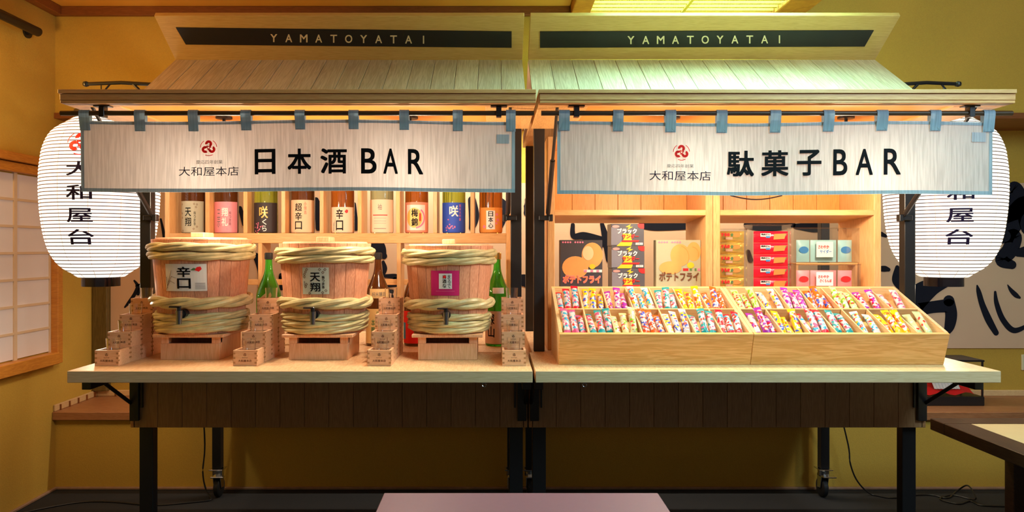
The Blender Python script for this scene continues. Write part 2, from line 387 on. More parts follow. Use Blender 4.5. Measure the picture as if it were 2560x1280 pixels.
MB().box(0.50, 1.46, 1.4, 3.89, 2.575, 2.585).build('diffuser', M_PANELLIGHT, cl)
W_SLAT = cloth('thin_yellow_slat', (0.80, 0.60, 0.10), 0.25)
for k in range(44):
    y = 3.85-k*0.056
    MB().box(0.505, 1.455, y, y+0.016, 2.515, 2.545).build('slat', W_SLAT, cl)
MB().box(0.975, 0.99, 1.42, 3.87, 2.505, 2.515).build('cross_bar', W_SLAT, cl)
al = tag(MB().box(-1.0, 1.7, 4.03, 4.09, 1.947, LIN_Z-0.0005).build('added_strip_lamp', plain('added_lamp_housing', (0.6, 0.55, 0.45), 0.4), bevel=0.003), 'added slim strip lamp, unseen under the alcove lintel behind the stalls', 'lamp')  # unseen housing made up for the added alcove light
# window: shoji on the side wall
win = struct(thing('window_1', '', '')); del win['label']; del win['category']
win.location = (LX, 3.4, 0.72)
wz0, wz1, wy0, wy1 = 0.735, 1.645, 3.01, 3.87
fr = MB()
MB().box(LX+0.001, LX+0.05, wy1, wy1+0.045, wz0-0.06, wz1+0.09).build('window_frame', W_TRIM, win, bevel=0.003)
MB().box(LX+0.001, LX+0.05, wy0-0.045, wy0, wz0-0.06, wz1+0.09).build('window_frame', W_TRIM, win, bevel=0.003)
MB().box(LX+0.001, LX+0.06, wy0, wy1, wz0-0.06, wz0).build('window_sill', W_TRIM, win, bevel=0.003)
MB().box(LX+0.001, LX+0.04, wy0, wy1, wz1, wz1+0.045).build('window_frame', W_TRIM, win, bevel=0.003)
MB().box(LX+0.001, LX+0.055, wy0, wy1, wz1+0.05, wz1+0.09).build('window_frame', W_TRIM, win, bevel=0.003)
nr, nc = 7, 3
for c in range(nc):
    for r in range(nr):
        y0, y1 = wy0+(wy1-wy0)*c/nc, wy0+(wy1-wy0)*(c+1)/nc; z0, z1 = wz0+(wz1-wz0)*r/nr, wz0+(wz1-wz0)*(r+1)/nr
        MB().box(LX+0.004, LX+0.008, y0+0.012, y1-0.012, z0+0.006, z1-0.006).build('pane', M_PAPER, win)
for c in range(nc+1):
    y = wy0+(wy1-wy0)*c/nc; MB().box(LX+0.002, LX+0.014, max(wy0, y-0.012), min(wy1, y+0.012), wz0, wz1).build('muntin', M_MUNTIN, win)
for r in range(1, nr):
    z = wz0+(wz1-wz0)*r/nr; MB().box(LX+0.002, LX+0.013, wy0, wy1, z-0.006, z+0.006).build('muntin', M_MUNTIN, win)
# black rail high on the side wall
rl = thing('wall_rail', 'black metal rail with hooked end high on the mustard wall', 'rail', (LX, 3.5, 2.36))
MB().cyl((LX+0.05, 2.4, 2.36), (LX+0.05, 3.70, 2.36), 0.023, n=14).build('rail_tube', M_BLACK, rl, smooth=True)
MB().cyl((LX, 3.69, 2.36), (LX+0.05, 3.69, 2.36), 0.018, n=12).cyl((LX, 3.69, 2.36), (LX+0.008, 3.69, 2.36), 0.034, n=16).build('end_hook', M_BLACK, rl, smooth=True)
# calligraphy panel on the alcove wall
pan = thing('calligraphy_panel', 'wide cream paper panel with huge black brush strokes behind the stalls', 'wall panel', (0.8, AY, PZ(870, AY)))
pz0, pz1 = PZ(870, AY), PZ(458, AY)
MB().box(PX(279, AY), 4.0, AY-0.012, AY-0.001, pz0, pz1).build('paper', M_PANEL, pan)
def ink(pts, name='brush_stroke'):
    D = AY-0.014; mb = MB(); q = []
    for i in range(len(pts)-1):      # smooth interpolation
        for k in range(10):
            t = k/10.0; p0 = pts[max(0, i-1)]; p1 = pts[i]; p2 = pts[i+1]; p3 = pts[min(len(pts)-1, i+2)]
            q.append(tuple(0.5*(2*b+(c-a)*t+(2*a-5*b+4*c-d)*t*t+(3*b-a-3*c+d)*t**3) for a, b, c, d in zip(p0, p1, p2, p3)))
    q.append(pts[-1])
    mb.stroke([(PX(x, D), PZ(y, D), wd*D/F) for x, y, wd in q], D)
    for x, y, wd in (q[0], q[-1]): mb.disc(PX(x, D), PZ(y, D), abs(wd)*D/F/2, D-0.0004, 14)
    mb.build(name, M_INK, pan)
for s in [[(2517, 472, 12), (2537, 470, 34), (2545, 505, 46), (2530, 560, 52), (2512, 590, 30)],
          [(2500, 560, 10), (2560, 520, 60), (2590, 560, 80)], [(2500, 600, 20), (2535, 590, 36), (2525, 625, 40), (2505, 650, 34), (2530, 662, 22)],
          [(2545, 632, 20), (2575, 628, 34)],
          [(2370, 708, 16), (2330, 718, 44), (2296, 742, 58), (2280, 775, 44)], [(2275, 778, 34), (2330, 768, 30), (2372, 764, 34)],
          [(2372, 752, 28), (2378, 785, 30), (2374, 815, 26), (2366, 832, 16)],
          [(2443, 714, 4), (2447, 730, 12), (2456, 762, 15), (2472, 800, 18), (2490, 832, 14)],
          [(2488, 730, 6), (2492, 760, 12), (2508, 800, 14), (2535, 826, 14), (2572, 812, 8), (2590, 800, 3)],
          [(2519, 712, 2), (2528, 726, 10), (2540, 738, 12), (2549, 744, 6)],
          [(2198, 672, 13), (2212, 672, 15), (2221, 674, 10)], [(2203, 585, 12), (2214, 590, 8)], [(2243, 668, 10), (2240, 700, 20), (2250, 722, 8)],
          [(336, 702, 5), (344, 716, 9), (336, 736, 9), (322, 756, 8), (312, 768, 4)], [(340, 715, 4), (352, 712, 5), (345, 735, 8)], [(402, 548, 5), (410, 590, 8), (408, 612, 4)],
          [(1322, 500, 20), (1326, 515, 34), (1320, 532, 22)], [(1300, 695, 20), (1318, 705, 34), (1325, 722, 10)],
          [(1432, 562, 10), (1434, 590, 14), (1460, 590, 20), (1500, 605, 30)], [(1505, 560, 10), (1515, 600, 18), (1522, 650, 14)],
          [(1610, 560, 26), (1640, 566, 22), (1700, 562, 26), (1740, 566, 14)],
          [(1870, 562, 22), (1920, 566, 26), (1980, 562, 18)], [(1990, 566, 14), (2040, 568, 26), (2060, 562, 10)], [(2100, 575, 12), (2120, 562, 22)],
          [(1870, 630, 12), (1876, 650, 14)], [(700, 700, 8), (706, 690, 18), (704, 720, 12)],
          [(900, 600, 20), (940, 618, 44), (960, 640, 16)], [(958, 655, 8), (962, 672, 12), (958, 690, 4)], [(960, 690, 8), (990, 692, 14), (985, 702, 10)], [(965, 715, 8), (990, 712, 10)],
          [(1180, 500, 20), (1185, 540, 26), (1180, 570, 16)], [(1240, 490, 8), (1265, 520, 18), (1250, 570, 12)], [(790, 500, 14), (800, 540, 26), (796, 570, 14)],
          [(600, 520, 10), (612, 560, 14)], [(885, 510, 10), (890, 570, 14)], [(1010, 750, 14), (1012, 790, 22), (1008, 820, 10)], [(640, 640, 16), (655, 680, 22), (650, 740, 12)]]:
    ink(s)
# socket plate
so = tag(MB().box(PX(2552, AY), PX(2590, AY), AY-0.012, AY-0.001, PZ(925, AY), PZ(886, AY)).build('wall_socket', plain('ivory_plate', (0.7, 0.64, 0.42), 0.4), bevel=0.002), 'ivory wall socket plate on olive alcove wall below the panel', 'wall socket')

# ------------------------------------------------------------------ stalls
EAVE_D, EAVE_ZT, EAVE_ZB = 2.47, PZ(224, 2.47), PZ(250, 2.47)
CT = 0.859                                     # counter height
LF, LR = 3.03, 3.80                            # front and rear leg depth
R0, R1, R2 = (2.84, 1.795), (3.36, 2.135), (3.15, 2.268)   # roof foot, roof top / sign bottom, sign top  (depth, height)
def sign_pt(px, py, off=0.0):
    # the ray through a photo pixel met with the sign board's plane
    (d0, z0), (d1, z1) = R1, R2; k = (VY-py)/F
    s = (k*d0-(z0-H))/((z1-z0)-k*(d1-d0)); D = d0+s*(d1-d0); Z = z0+s*(z1-z0)
    n = Vector((0, -(z1-z0), (d1-d0))).normalized()
    return Vector(((px-VX)*D/F, D, Z))+n*off
def sign_uv(u, s, off=0.0):
    (d0, z0), (d1, z1) = R1, R2; n = Vector((0, -(z1-z0), (d1-d0))).normalized()
    return Vector((u, d0+s*(d1-d0), z0+s*(z1-z0)))+n*off
def caster(root, x, y):
    c = MB().cyl((x, y, 0.115), (x, y, 0.15), 0.028, n=16).box(x-0.035, x+0.035, y-0.035, y+0.035, 0.145, 0.15)
    c = c.build('caster_plate', M_CHROME, root, bevel=0.001)
    f = MB()
    for sx in (-0.02, 0.016): f.hexa([(x+sx, y-0.02, 0.11), (x+sx+0.004, y-0.02, 0.11), (x+sx+0.004, y-0.005, 0.05), (x+sx, y-0.005, 0.05)], [(x+sx, y+0.03, 0.12), (x+sx+0.004, y+0.03, 0.12), (x+sx+0.004, y+0.03, 0.045), (x+sx, y+0.03, 0.045)])
    f.box(x-0.02, x+0.02, y-0.022, y+0.03, 0.108, 0.118).box(x-0.02, x+0.045, y-0.05, y-0.02, 0.112, 0.118)
    f.build('caster_fork', M_CHROME, c, bevel=0.001)
    MB().lathe([(0.02, -0.014), (0.044, -0.014), (0.05, -0.009), (0.05, 0.009), (0.044, 0.014), (0.02, 0.014)], 28, cap0=True, cap1=True).map(lambda a, b, cc: (x+cc, y+0.015+a, 0.05+b)).build('caster_wheel', M_RUBBER, c, smooth=True)
def bolt(root, p, name='bolt'): MB().cyl(p, (p[0], p[1]-0.006, p[2]), 0.006, n=10).build(name, M_CHROME, root)
def stall(x0, x1, label, sgn, sign_px):
    r = thing('food_stall', label, 'food stall', ((x0+x1)/2, LF, 0))
    MB().box(x0, x1, 2.5425, 2.985, CT-0.04, CT).build('counter_leaf', W_COUNTER, r, bevel=0.001)
    MB().box(x0, x1, 2.53, 2.542, CT-0.04, CT).build('edge_board', wood('counter_edge_wood', (0.74, 0.54, 0.34), (0.64, 0.43, 0.24), (0.5, 8, 8), rnd=0.03), r, bevel=0.0015)
    MB().box(x0+0.012, x1-0.012, 2.988, 3.74, CT-0.04, CT).build('inner_counter', W_COUNTER, r, bevel=0.002)
    # apron of upright planks
    ap = MB().box(x0+0.012, x1-0.012, 2.99, 3.008, 0.562, 0.816).build('apron', W_APRON, r)
    n = 16; pw = (x1-x0-0.02)/n
    for i in range(n): MB().box(x0+0.01+i*pw+0.0006, x0+0.01+(i+1)*pw-0.0006, 2.975, 2.99, 0.558, 0.818).build('plank', W_APRON, ap, bevel=0.0012)
    for xa in (x0-0.002, x1-0.016): MB().box(xa, xa+0.018, 2.975, 3.75, 0.558, 0.818).build('side_board', wood('apron_side_wood', (0.48, 0.24, 0.09), (0.36, 0.17, 0.06), (9, 0.6, 9)), r, bevel=0.0015)
    MB().box(x0+0.012, x1-0.012, 3.735, 3.75, 0.562, 0.816).build('rear_apron', W_APRON, r)
    MB().box(x0+0.012, x1-0.012, 3.0, 3.735, 0.562, 0.575).build('bottom_board', W_APRON, r)
    for xa in (x0+0.042, x1-0.042):
        MB().box(xa-0.022, xa+0.022, LF-0.022, LF+0.022, CT, 1.86).build('post', M_BLACK, r, bevel=0.002)
        MB().box(xa-0.0275, xa+0.0275, LF-0.015, LF+0.03, 0.15, 0.562).build('leg', M_BLACK, r, bevel=0.002)
        MB().box(xa-0.022, xa+0.022, LR-0.022, LR+0.022, 0.15, 1.80).build('rear_post', M_BLACK, r, bevel=0.002)
        caster(r, xa, LF+0.01); caster(r, xa, LR)
        # folding bracket under the leaf
        s = -1 if xa < (x0+x1)/2 else 1; xb = xa+s*0.022
        br = MB().box(xb-0.018, xb+0.018, 2.958, 2.974, 0.588, 0.818).build('bracket', M_BLACK, r, bevel=0.0015)
        MB().box(xb-0.016+s*0.004, xb+0.016+s*0.004, 2.62, 2.958, 0.778, 0.818).build('bracket_arm', M_BLACK, br, bevel=0.0015)
        MB().tube([(xb+s*0.014, 2.962, 0.66), (xb+s*0.014, 2.72, 0.80)], 0.0075, 8).build('bracket_brace', M_BLACK, br)
        MB().lathe([(0.0, -0.03), (0.01, -0.028), (0.014, -0.018), (0.012, 0)], 14, (xb-s*0.01, 2.80, 0.818)).build('bracket_knob', M_BLACK, br, smooth=True)
        MB().box(xb-s*0.028-0.003, xb-s*0.028+0.003, 2.964, 2.976, 0.64, 0.74).build('hinge', M_BLACK, br)
        # stay between post and eave
        sy = MB().tube([(xa-s*0.034, 2.55, 1.765), (xa-s*0.034, 3.0, 1.405)], 0.006, 8).build('stay', M_BLACK, r)
        MB().tube([(xa-s*0.034, 2.75, 1.605), (xa-s*0.034, 2.98, 1.421)], 0.0095, 8).build('stay_sleeve', M_BLACK, sy)
        MB().box(xa-s*0.022-0.024, xa-s*0.022+0.024, 2.992, 3.01, 1.392, 1.412).box(xa-s*0.046-0.008, xa-s*0.046+0.008, 2.986, 3.014, 1.388, 1.416).build('stay_mount', M_BLACK, sy, bevel=0.002)
        # long side beam on the posts
        MB().box(xa-0.035, xa+0.035, 3.0, 3.84, 1.80, 1.86).build('side_beam', W_STALL_Y, r, bevel=0.003)
    for xe in ((x1-0.166,) if sgn < 0 else (x0+0.17,)):     # eye hooks under the leaf's front edge
        MB().tube([(xe+0.007*math.cos(a), 2.55, CT-0.05+0.007*math.sin(a)) for a in [2*PI*k/16 for k in range(16)]], 0.0018, 6, True).cyl((xe, 2.55, CT-0.043), (xe, 2.55, CT-0.04), 0.002, n=6).build('eye_hook', M_CHROME, r, smooth=True)
    # eave
    e0, e1 = x0+0.010, x1+0.008
    MB().box(e0, e1, EAVE_D, EAVE_D+0.022, EAVE_ZB, EAVE_ZT-0.014).build('eave_fascia', W_STALL_X, r, bevel=0.0015)
    MB().box(e0-0.003, e1, EAVE_D-0.006, 3.02, EAVE_ZT-0.013, EAVE_ZT).build('eave_top', W_STALL_X, r, bevel=0.001)
    sb = EAVE_ZB-0.010
    MB().box(e0, e1, EAVE_D+0.002, EAVE_D+0.06, sb, EAVE_ZB-0.0005).build('soffit_frame', W_STALL_X, r, bevel=0.0015)
    MB().box(e0, e0+0.17, EAVE_D+0.061, 3.005, sb, EAVE_ZB).build('soffit_frame', W_STALL_Y, r, bevel=0.0015)
    MB().box(e1-0.17, e1, EAVE_D+0.061, 3.005, sb, EAVE_ZB).build('soffit_frame', W_STALL_Y, r, bevel=0.0015)
    MB().box(e0+0.171, e1-0.171, EAVE_D+0.061, 3.005, sb+0.006, EAVE_ZB+0.006).build('soffit_panel', wood('orange_soffit_wood', (0.82, 0.36, 0.07), (0.70, 0.27, 0.04), (0.5, 6, 6)), r)
    for s, xa in ((1, e0), (-1, e1-0.015)): MB().box(xa, xa+0.015, EAVE_D+0.022, 3.005, EAVE_ZB+0.001, EAVE_ZT-0.014).build('eave_side', W_STALL_Y, r)
    for xk in (x0+0.14, x1-0.13):
        k = MB().lathe([(0.0, 0.016), (0.009, 0.014), (0.011, 0.006), (0.006, 0)], 12, (xk, EAVE_D+0.10, EAVE_ZT+0.005)).box(xk-0.005, xk+0.005, EAVE_D+0.095, EAVE_D+0.105, EAVE_ZT, EAVE_ZT+0.008).build('eave_knob', M_BLACK, r, smooth=True)
    # roof of planks (front slope) and rear slope
    q = x0+0.013, x1-0.003
    rf = MB().hexa([(q[0]+0.01, R0[0]+0.02, R0[1]), (q[1]-0.01, R0[0]+0.02, R0[1]), (q[1]-0.01, R1[0], R1[1]-0.016), (q[0]+0.01, R1[0], R1[1]-0.016)],
                   [(q[0]+0.01, R0[0]+0.035, R0[1]), (q[1]-0.01, R0[0]+0.035, R0[1]), (q[1]-0.01, R1[0]+0.012, R1[1]-0.022), (q[0]+0.01, R1[0]+0.012, R1[1]-0.022)]).build('roof', W_ROOF, r)
    n = 16; pw = (q[1]-q[0])/n; nv = Vector((0, -(R1[1]-R0[1]), R1[0]-R0[0])).normalized()*0.014
    for i in range(n):
        a, b = q[0]+i*pw+0.0009, q[0]+(i+1)*pw-0.0009
        lo = [Vector((a, *R0)), Vector((b, *R0)), Vector((b, *R1)), Vector((a, *R1))]
        o = MB().hexa([p-nv for p in lo], lo).map(lambda X, Y, Z: (X-(a+b)/2, Y, Z)).build('plank', W_ROOF, None, bevel=0.0012)
        o.parent = rf; o.location = ((a+b)/2-r.location.x, -r.location.y, 0)
    MB().hexa([(q[0], R1[0]+0.03, R1[1]), (q[1], R1[0]+0.03, R1[1]), (q[1], 3.86, 1.83), (q[0], 3.86, 1.83)],
              [(q[0], R1[0]+0.03, R1[1]-0.02), (q[1], R1[0]+0.03, R1[1]-0.02), (q[1], 3.84, 1.82), (q[0], 3.84, 1.82)]).build('rear_roof', W_ROOF, r)
    # leaning sign board
    sg = MB().hexa([sign_uv(q[0], 0), sign_uv(q[1], 0), sign_uv(q[1], 1), sign_uv(q[0], 1)], [sign_uv(q[0], 0, -0.022), sign_uv(q[1], 0, -0.022), sign_uv(q[1], 1, -0.022), sign_uv(q[0], 1, -0.022)]).build('sign_board', wood('sign_wood', (0.64, 0.42, 0.14), (0.54, 0.33, 0.09), (0.6, 8, 8), rnd=0.03), r, bevel=0.002)
    cs, tx = sign_px
    MB().hexa([sign_pt(x, y, 0.004) for x, y in cs], [sign_pt(x, y, 0.0005) for x, y in cs]).build('sign_plate', plain('sign_black', (0.006, 0.008, 0.010), 0.45), sg)
    c0, c1, y0, y1 = tx
    for i, ch in enumerate('YAMATOYATAI'):
        cx = c0+(c1-c0)*i/10.0; hw = {'I': 1.6, 'M': 9.5, 'O': 9.0}.get(ch, 8.5); sk = (y1-y0)*i/10.0
        m = MB().text(ch, 0, 1, 0, 1, 0, 0.012)
        yb, yt = y0+sk+10.0, y0+sk-10.0
        m.map(lambda X, Y, Z: sign_pt(cx+(X*2-1)*hw, yb+(yt-yb)*Z, 0.0055-Y))
        m.build('letter', plain('sign_letter', (0.78, 0.66, 0.42), 0.5), sg)
    # lantern arm on the outer side
    s = sgn; xa = (x0 if s < 0 else x1); xe = PX(215, 3.2) if s < 0 else PX(2395, 3.2); za = PZ(210, 3.2)
    arm = MB().tube([(xa-s*0.02, 3.2, za-0.004), ((xa+xe)/2, 3.2, za+0.006), (xe, 3.2, za)], 0.008, 8).lathe([(0, -0.013), (0.012, -0.008), (0.014, 0), (0.012, 0.008), (0, 0.013)], 12, (xe, 3.2, za)).build('lantern_arm', M_BLACK, r, smooth=True)
    MB().tube([(xa+s*0.10, 3.2, za), (xa+s*0.05, 3.2, za-0.05), (xa-s*0.02, 3.2, za-0.12)], 0.006, 8).build('arm_brace', M_BLACK, arm)
    MB().tube([(xa+s*0.2, 3.2, za), (xa+s*0.25, 3.2, za-0.06), (xa+s*0.256, 3.2, za-0.10)], 0.004, 8).build('arm_hook', M_BLACK, arm)
    MB().box(xa-s*0.04-0.02, xa-s*0.04+0.02, 3.18, 3.22, 1.86, za+0.01).build('arm_post', M_BLACK, r)
    return r
S1 = stall(-1.46, 0.132, 'wooden sake stall with barrels and bottles, brown-lit plank roof', -1, ([(440, 68), (465, 110), (1279, 118), (1279, 78)], (685, 1059, 93, 97)))
S2 = stall(0.142, 1.734, 'wooden candy stall with divided snack trays, pale green-lit plank roof', 1, ([(1350, 78), (1350, 118), (2161, 115), (2184, 75)], (1577, 1948, 98, 96)))

# ------------------------------------------------------------------ rods, curtains
ROD_D = 2.52
def noren(px0, px1, pyt, pyb, rod, tabs, big, bigx, bar, barx, yrange, emb, small, smallbox, tiny, tinybox, label, rodlabel, tagbox, seed, brk):
    z_rod = PZ(283, ROD_D); rx0, rx1 = PX(rod[0], ROD_D), PX(rod[1], ROD_D)
    rd = thing('curtain_rod', rodlabel, 'curtain rod', ((rx0+rx1)/2, ROD_D, z_rod))
    MB().cyl((rx0, ROD_D, z_rod), (rx1, ROD_D, z_rod), 0.0085, n=14).build('rod', wood('dark_rod', (0.09, 0.05, 0.018), (0.06, 0.03, 0.01), (0.5, 8, 8)), rd, smooth=True)
    for b in brk:
        xb = PX(b, ROD_D)
        bo = MB().box(xb-0.009, xb+0.009, ROD_D-0.014, ROD_D+0.014, z_rod-0.014, EAVE_ZB-0.014).box(xb-0.028, xb+0.028, ROD_D-0.014, ROD_D+0.014, EAVE_ZB-0.0138, EAVE_ZB-0.0105).build('rod_bracket', M_BLACK, rd, bevel=0.001)
    rnd = random.Random(seed); ph = [rnd.uniform(0, 6) for _ in range(4)]
    x0, x1, zt, zb = PX(px0, ROD_D), PX(px1, ROD_D), PZ(pyt, ROD_D), PZ(pyb, ROD_D)
    def wave(x, z):
        t = (zt-z)/(zt-zb)
        return ROD_D+0.003+(0.3+0.7*t)*(0.006*math.sin(7.5*x+ph[0])+0.004*math.sin(17*x+ph[1]))+0.003*t
    def sag(x): return 0.004*math.sin(5.5*x+ph[2])
    r = thing('noren_curtain', label, 'noren curtain', ((x0+x1)/2, ROD_D, zb))
    nx, nz = 120, 12; vs = []; fs = []
    for j in range(nz+1):
        for i in range(nx+1):
            x = x0+(x1-x0)*i/nx; t = j/nz; z = zt+(zb-zt)*t; vs.append((x, wave(x, z), z+sag(x)*(1-0.3*t)-(0.004*abs(math.sin(PI*(x-x0)/(x1-x0)*8)) if j == 0 else 0)))
    fs = [(j*(nx+1)+i, (j+1)*(nx+1)+i, (j+1)*(nx+1)+i+1, j*(nx+1)+i+1) for j in range(nz) for i in range(nx)]
    m = MB(); m.add(vs, fs); m.build('cloth', M_NOREN, r, smooth=True)
    def drape(mb, off): return mb.map(lambda x, y, z: (x, wave(x, z)-off+y, z+sag(x)*(1-0.3*(zt-z)/(zt-zb))))
    hw = 0.0115; h = MB()
    for a, b, c, d in ((x0-0.001, x1+0.001, zb-0.001, zb+hw), (x0-0.001, x1+0.001, zt-hw*0.9, zt+0.001)): h.rect(a, b, c, d, 0, 120)
    for a, b in ((x0-0.001, x0+hw*0.9), (x1-hw*0.9, x1+0.001)):
        for k in range(12): h.rect(a, b, zb+(zt-zb)*k/12, zb+(zt-zb)*(k+1)/12)
    drape(h, 0.0016).build('hem', M_HEM, r)
    for a, b in tabs:
        xa, xb = PX(a, ROD_D), PX(b, ROD_D); zbt = PZ(pyt+24, ROD_D)
        prof = [(wave((xa+xb)/2, zbt)-0.004-ROD_D, zbt+sag((xa+xb)/2)), (-0.0105, z_rod-0.008), (-0.0105, z_rod+0.003), (-0.006, z_rod+0.0105), (0.006, z_rod+0.0105), (0.0105, z_rod+0.003), (0.0105, z_rod-0.006), (0.012, zt-0.02)]
        vs = [(x, ROD_D+y, z) for y, z in prof for x in (xa, xb)]
        t = MB().add(vs, [(2*k, 2*k+1, 2*k+3, 2*k+2) for k in range(len(prof)-1)]).build('tab', M_TAB, r)
        za, zc = zbt+0.003, zt+0.002; yy = lambda z: wave((xa+xb)/2, z)-0.0055
        st = MB()
        for (ax, az), (bx, bz) in (((xa+0.004, za), (xb-0.004, za)), ((xb-0.004, za), (xb-0.004, zc)), ((xa+0.004, za), (xa+0.004, zc)), ((xa+0.004, za), (xb-0.004, zc)), ((xb-0.004, za), (xa+0.004, zc))):
            st.tube([(ax, yy(az), az+sag(ax)), (bx, yy(bz), bz+sag(bx))], 0.0007, 4)
        st.build('stitching', M_HEM, t)
    ya, yb = yrange
    def lettering(mb, mat, name):
        mb.subdivide(0.02); drape(mb, 0.0032); mb.build(name, mat, r)
    def T(body, a, b, y0, y1, bold=0): return MB().text(body, PX(a, ROD_D), PX(b, ROD_D), PZ(y1, ROD_D), PZ(y0, ROD_D), 0, bold)
    for ch, (a, b) in zip(big, bigx): lettering(T(ch, a, b, ya, yb, 0.022), M_BLACKP, 'letter')
    for ch, (a, b) in zip(bar, barx): lettering(T(ch, a, b, ya, yb, 0.012), M_BLACKP, 'letter')
    lettering(T(small, *smallbox, 0.0), M_NAVYP, 'shop_name'); lettering(T(tiny, *tinybox, 0.0), M_GREYP, 'small_line')
    lettering(emblem(MB(), PX(emb[0], ROD_D), PZ(emb[1], ROD_D), emb[2]*ROD_D/F), cloth('crest_dye', (0.85, 0.015, 0.015), 0.35), 'crest')
    a, b, c, d = tagbox
    g = drape(MB().rect(PX(a, ROD_D), PX(b, ROD_D), PZ(d, ROD_D), PZ(c, ROD_D), 0, 3), 0.0026).build('corner_tag', cloth('corner_tag_cloth', (0.50, 0.50, 0.56), 0.1), r)
    return r
noren(201, 1287, 302, 478, (152, 1335), [(200, 226), (338, 365), (472, 497), (603, 629), (738, 763), (872, 897), (999, 1023), (1132, 1157), (1265, 1289)],
      '日本酒', ((636, 688), (718, 777), (800, 867)), 'BAR', ((903, 942), (959, 995), (1020, 1058)), (373, 436),
      (521, 367, 19), '大和屋本店', (448, 595, 415, 438), '慶応四年創業', (490, 555, 398, 408),
      'linen noren curtain for the sake stall with black lettering and red crest', 'dark wooden curtain rod under the sake stall eave', (1241, 1273, 333, 356), 1, (258, 1247))
noren(1394, 2481, 306, 486, (1353, 2530), [(1397, 1424), (1532, 1558), (1662, 1689), (1790, 1817), (1924, 1951), (2057, 2084), (2190, 2218), (2323, 2350), (2456, 2484)],
      '駄菓子', ((1817, 1886), (1904, 1972), (1993, 2055)), 'BAR', ((2085, 2121), (2142, 2184), (2210, 2251)), (374, 439),
      (1703, 379, 19), '大和屋本店', (1624, 1776, 426, 450), '慶応四年創業', (1667, 1733, 409, 418),
      'linen noren curtain for the candy stall with black lettering and pale blue tabs', 'dark wooden curtain rod under the candy stall eave', (2430, 2465, 331, 355), 2, (1441, 2425))

# ------------------------------------------------------------------ lamps behind the curtains
def stall_lamp(x, label):
    r = thing('spot_lamp', label, 'lamp', (x, 2.76, 1.76))
    MB().cyl((x, 2.76, EAVE_ZB-0.002), (x, 2.76, EAVE_ZB-0.012), 0.03, n=16).cyl((x, 2.76, EAVE_ZB-0.012), (x, 2.76, 1.66), 0.006, n=8).build('mount', M_BLACK, r)
    MB().lathe([(0.012, 0.11), (0.028, 0.10), (0.034, 0.03), (0.044, 0.0), (0.041, 0.0), (0.030, 0.03), (0.012, 0.09)], 20, (x, 2.76, 1.555)).build('shade', M_BLACK, r, smooth=True)
    b = MB().lathe([(0, -0.028), (0.016, -0.024), (0.025, -0.008), (0.025, 0.006), (0.014, 0.03), (0.011, 0.05)], 16, (x, 2.76, 1.56)).build('bulb', M_BULB, r, smooth=True)
    l = bpy.data.lights.new('lamp_light', 'POINT'); l.energy = LAMP_W; l.color = (1.0, 0.80, 0.58); l.shadow_soft_size = 0.04
    o = bpy.data.objects.new('lamp_light', l); COL.objects.link(o); o.location = (x, 2.76, 1.515)
for x, a in ((PX(560, 2.76), 'black spot lamp behind the sake curtain, beside the lantern end'), (PX(1025, 2.76), 'black spot lamp behind the sake curtain, near the centre posts'),
             (PX(1680, 2.76), 'black spot lamp behind the candy curtain, near the centre posts'), (PX(2115, 2.76), 'black spot lamp behind the candy curtain, beside the lantern end')):
    stall_lamp(x, a)

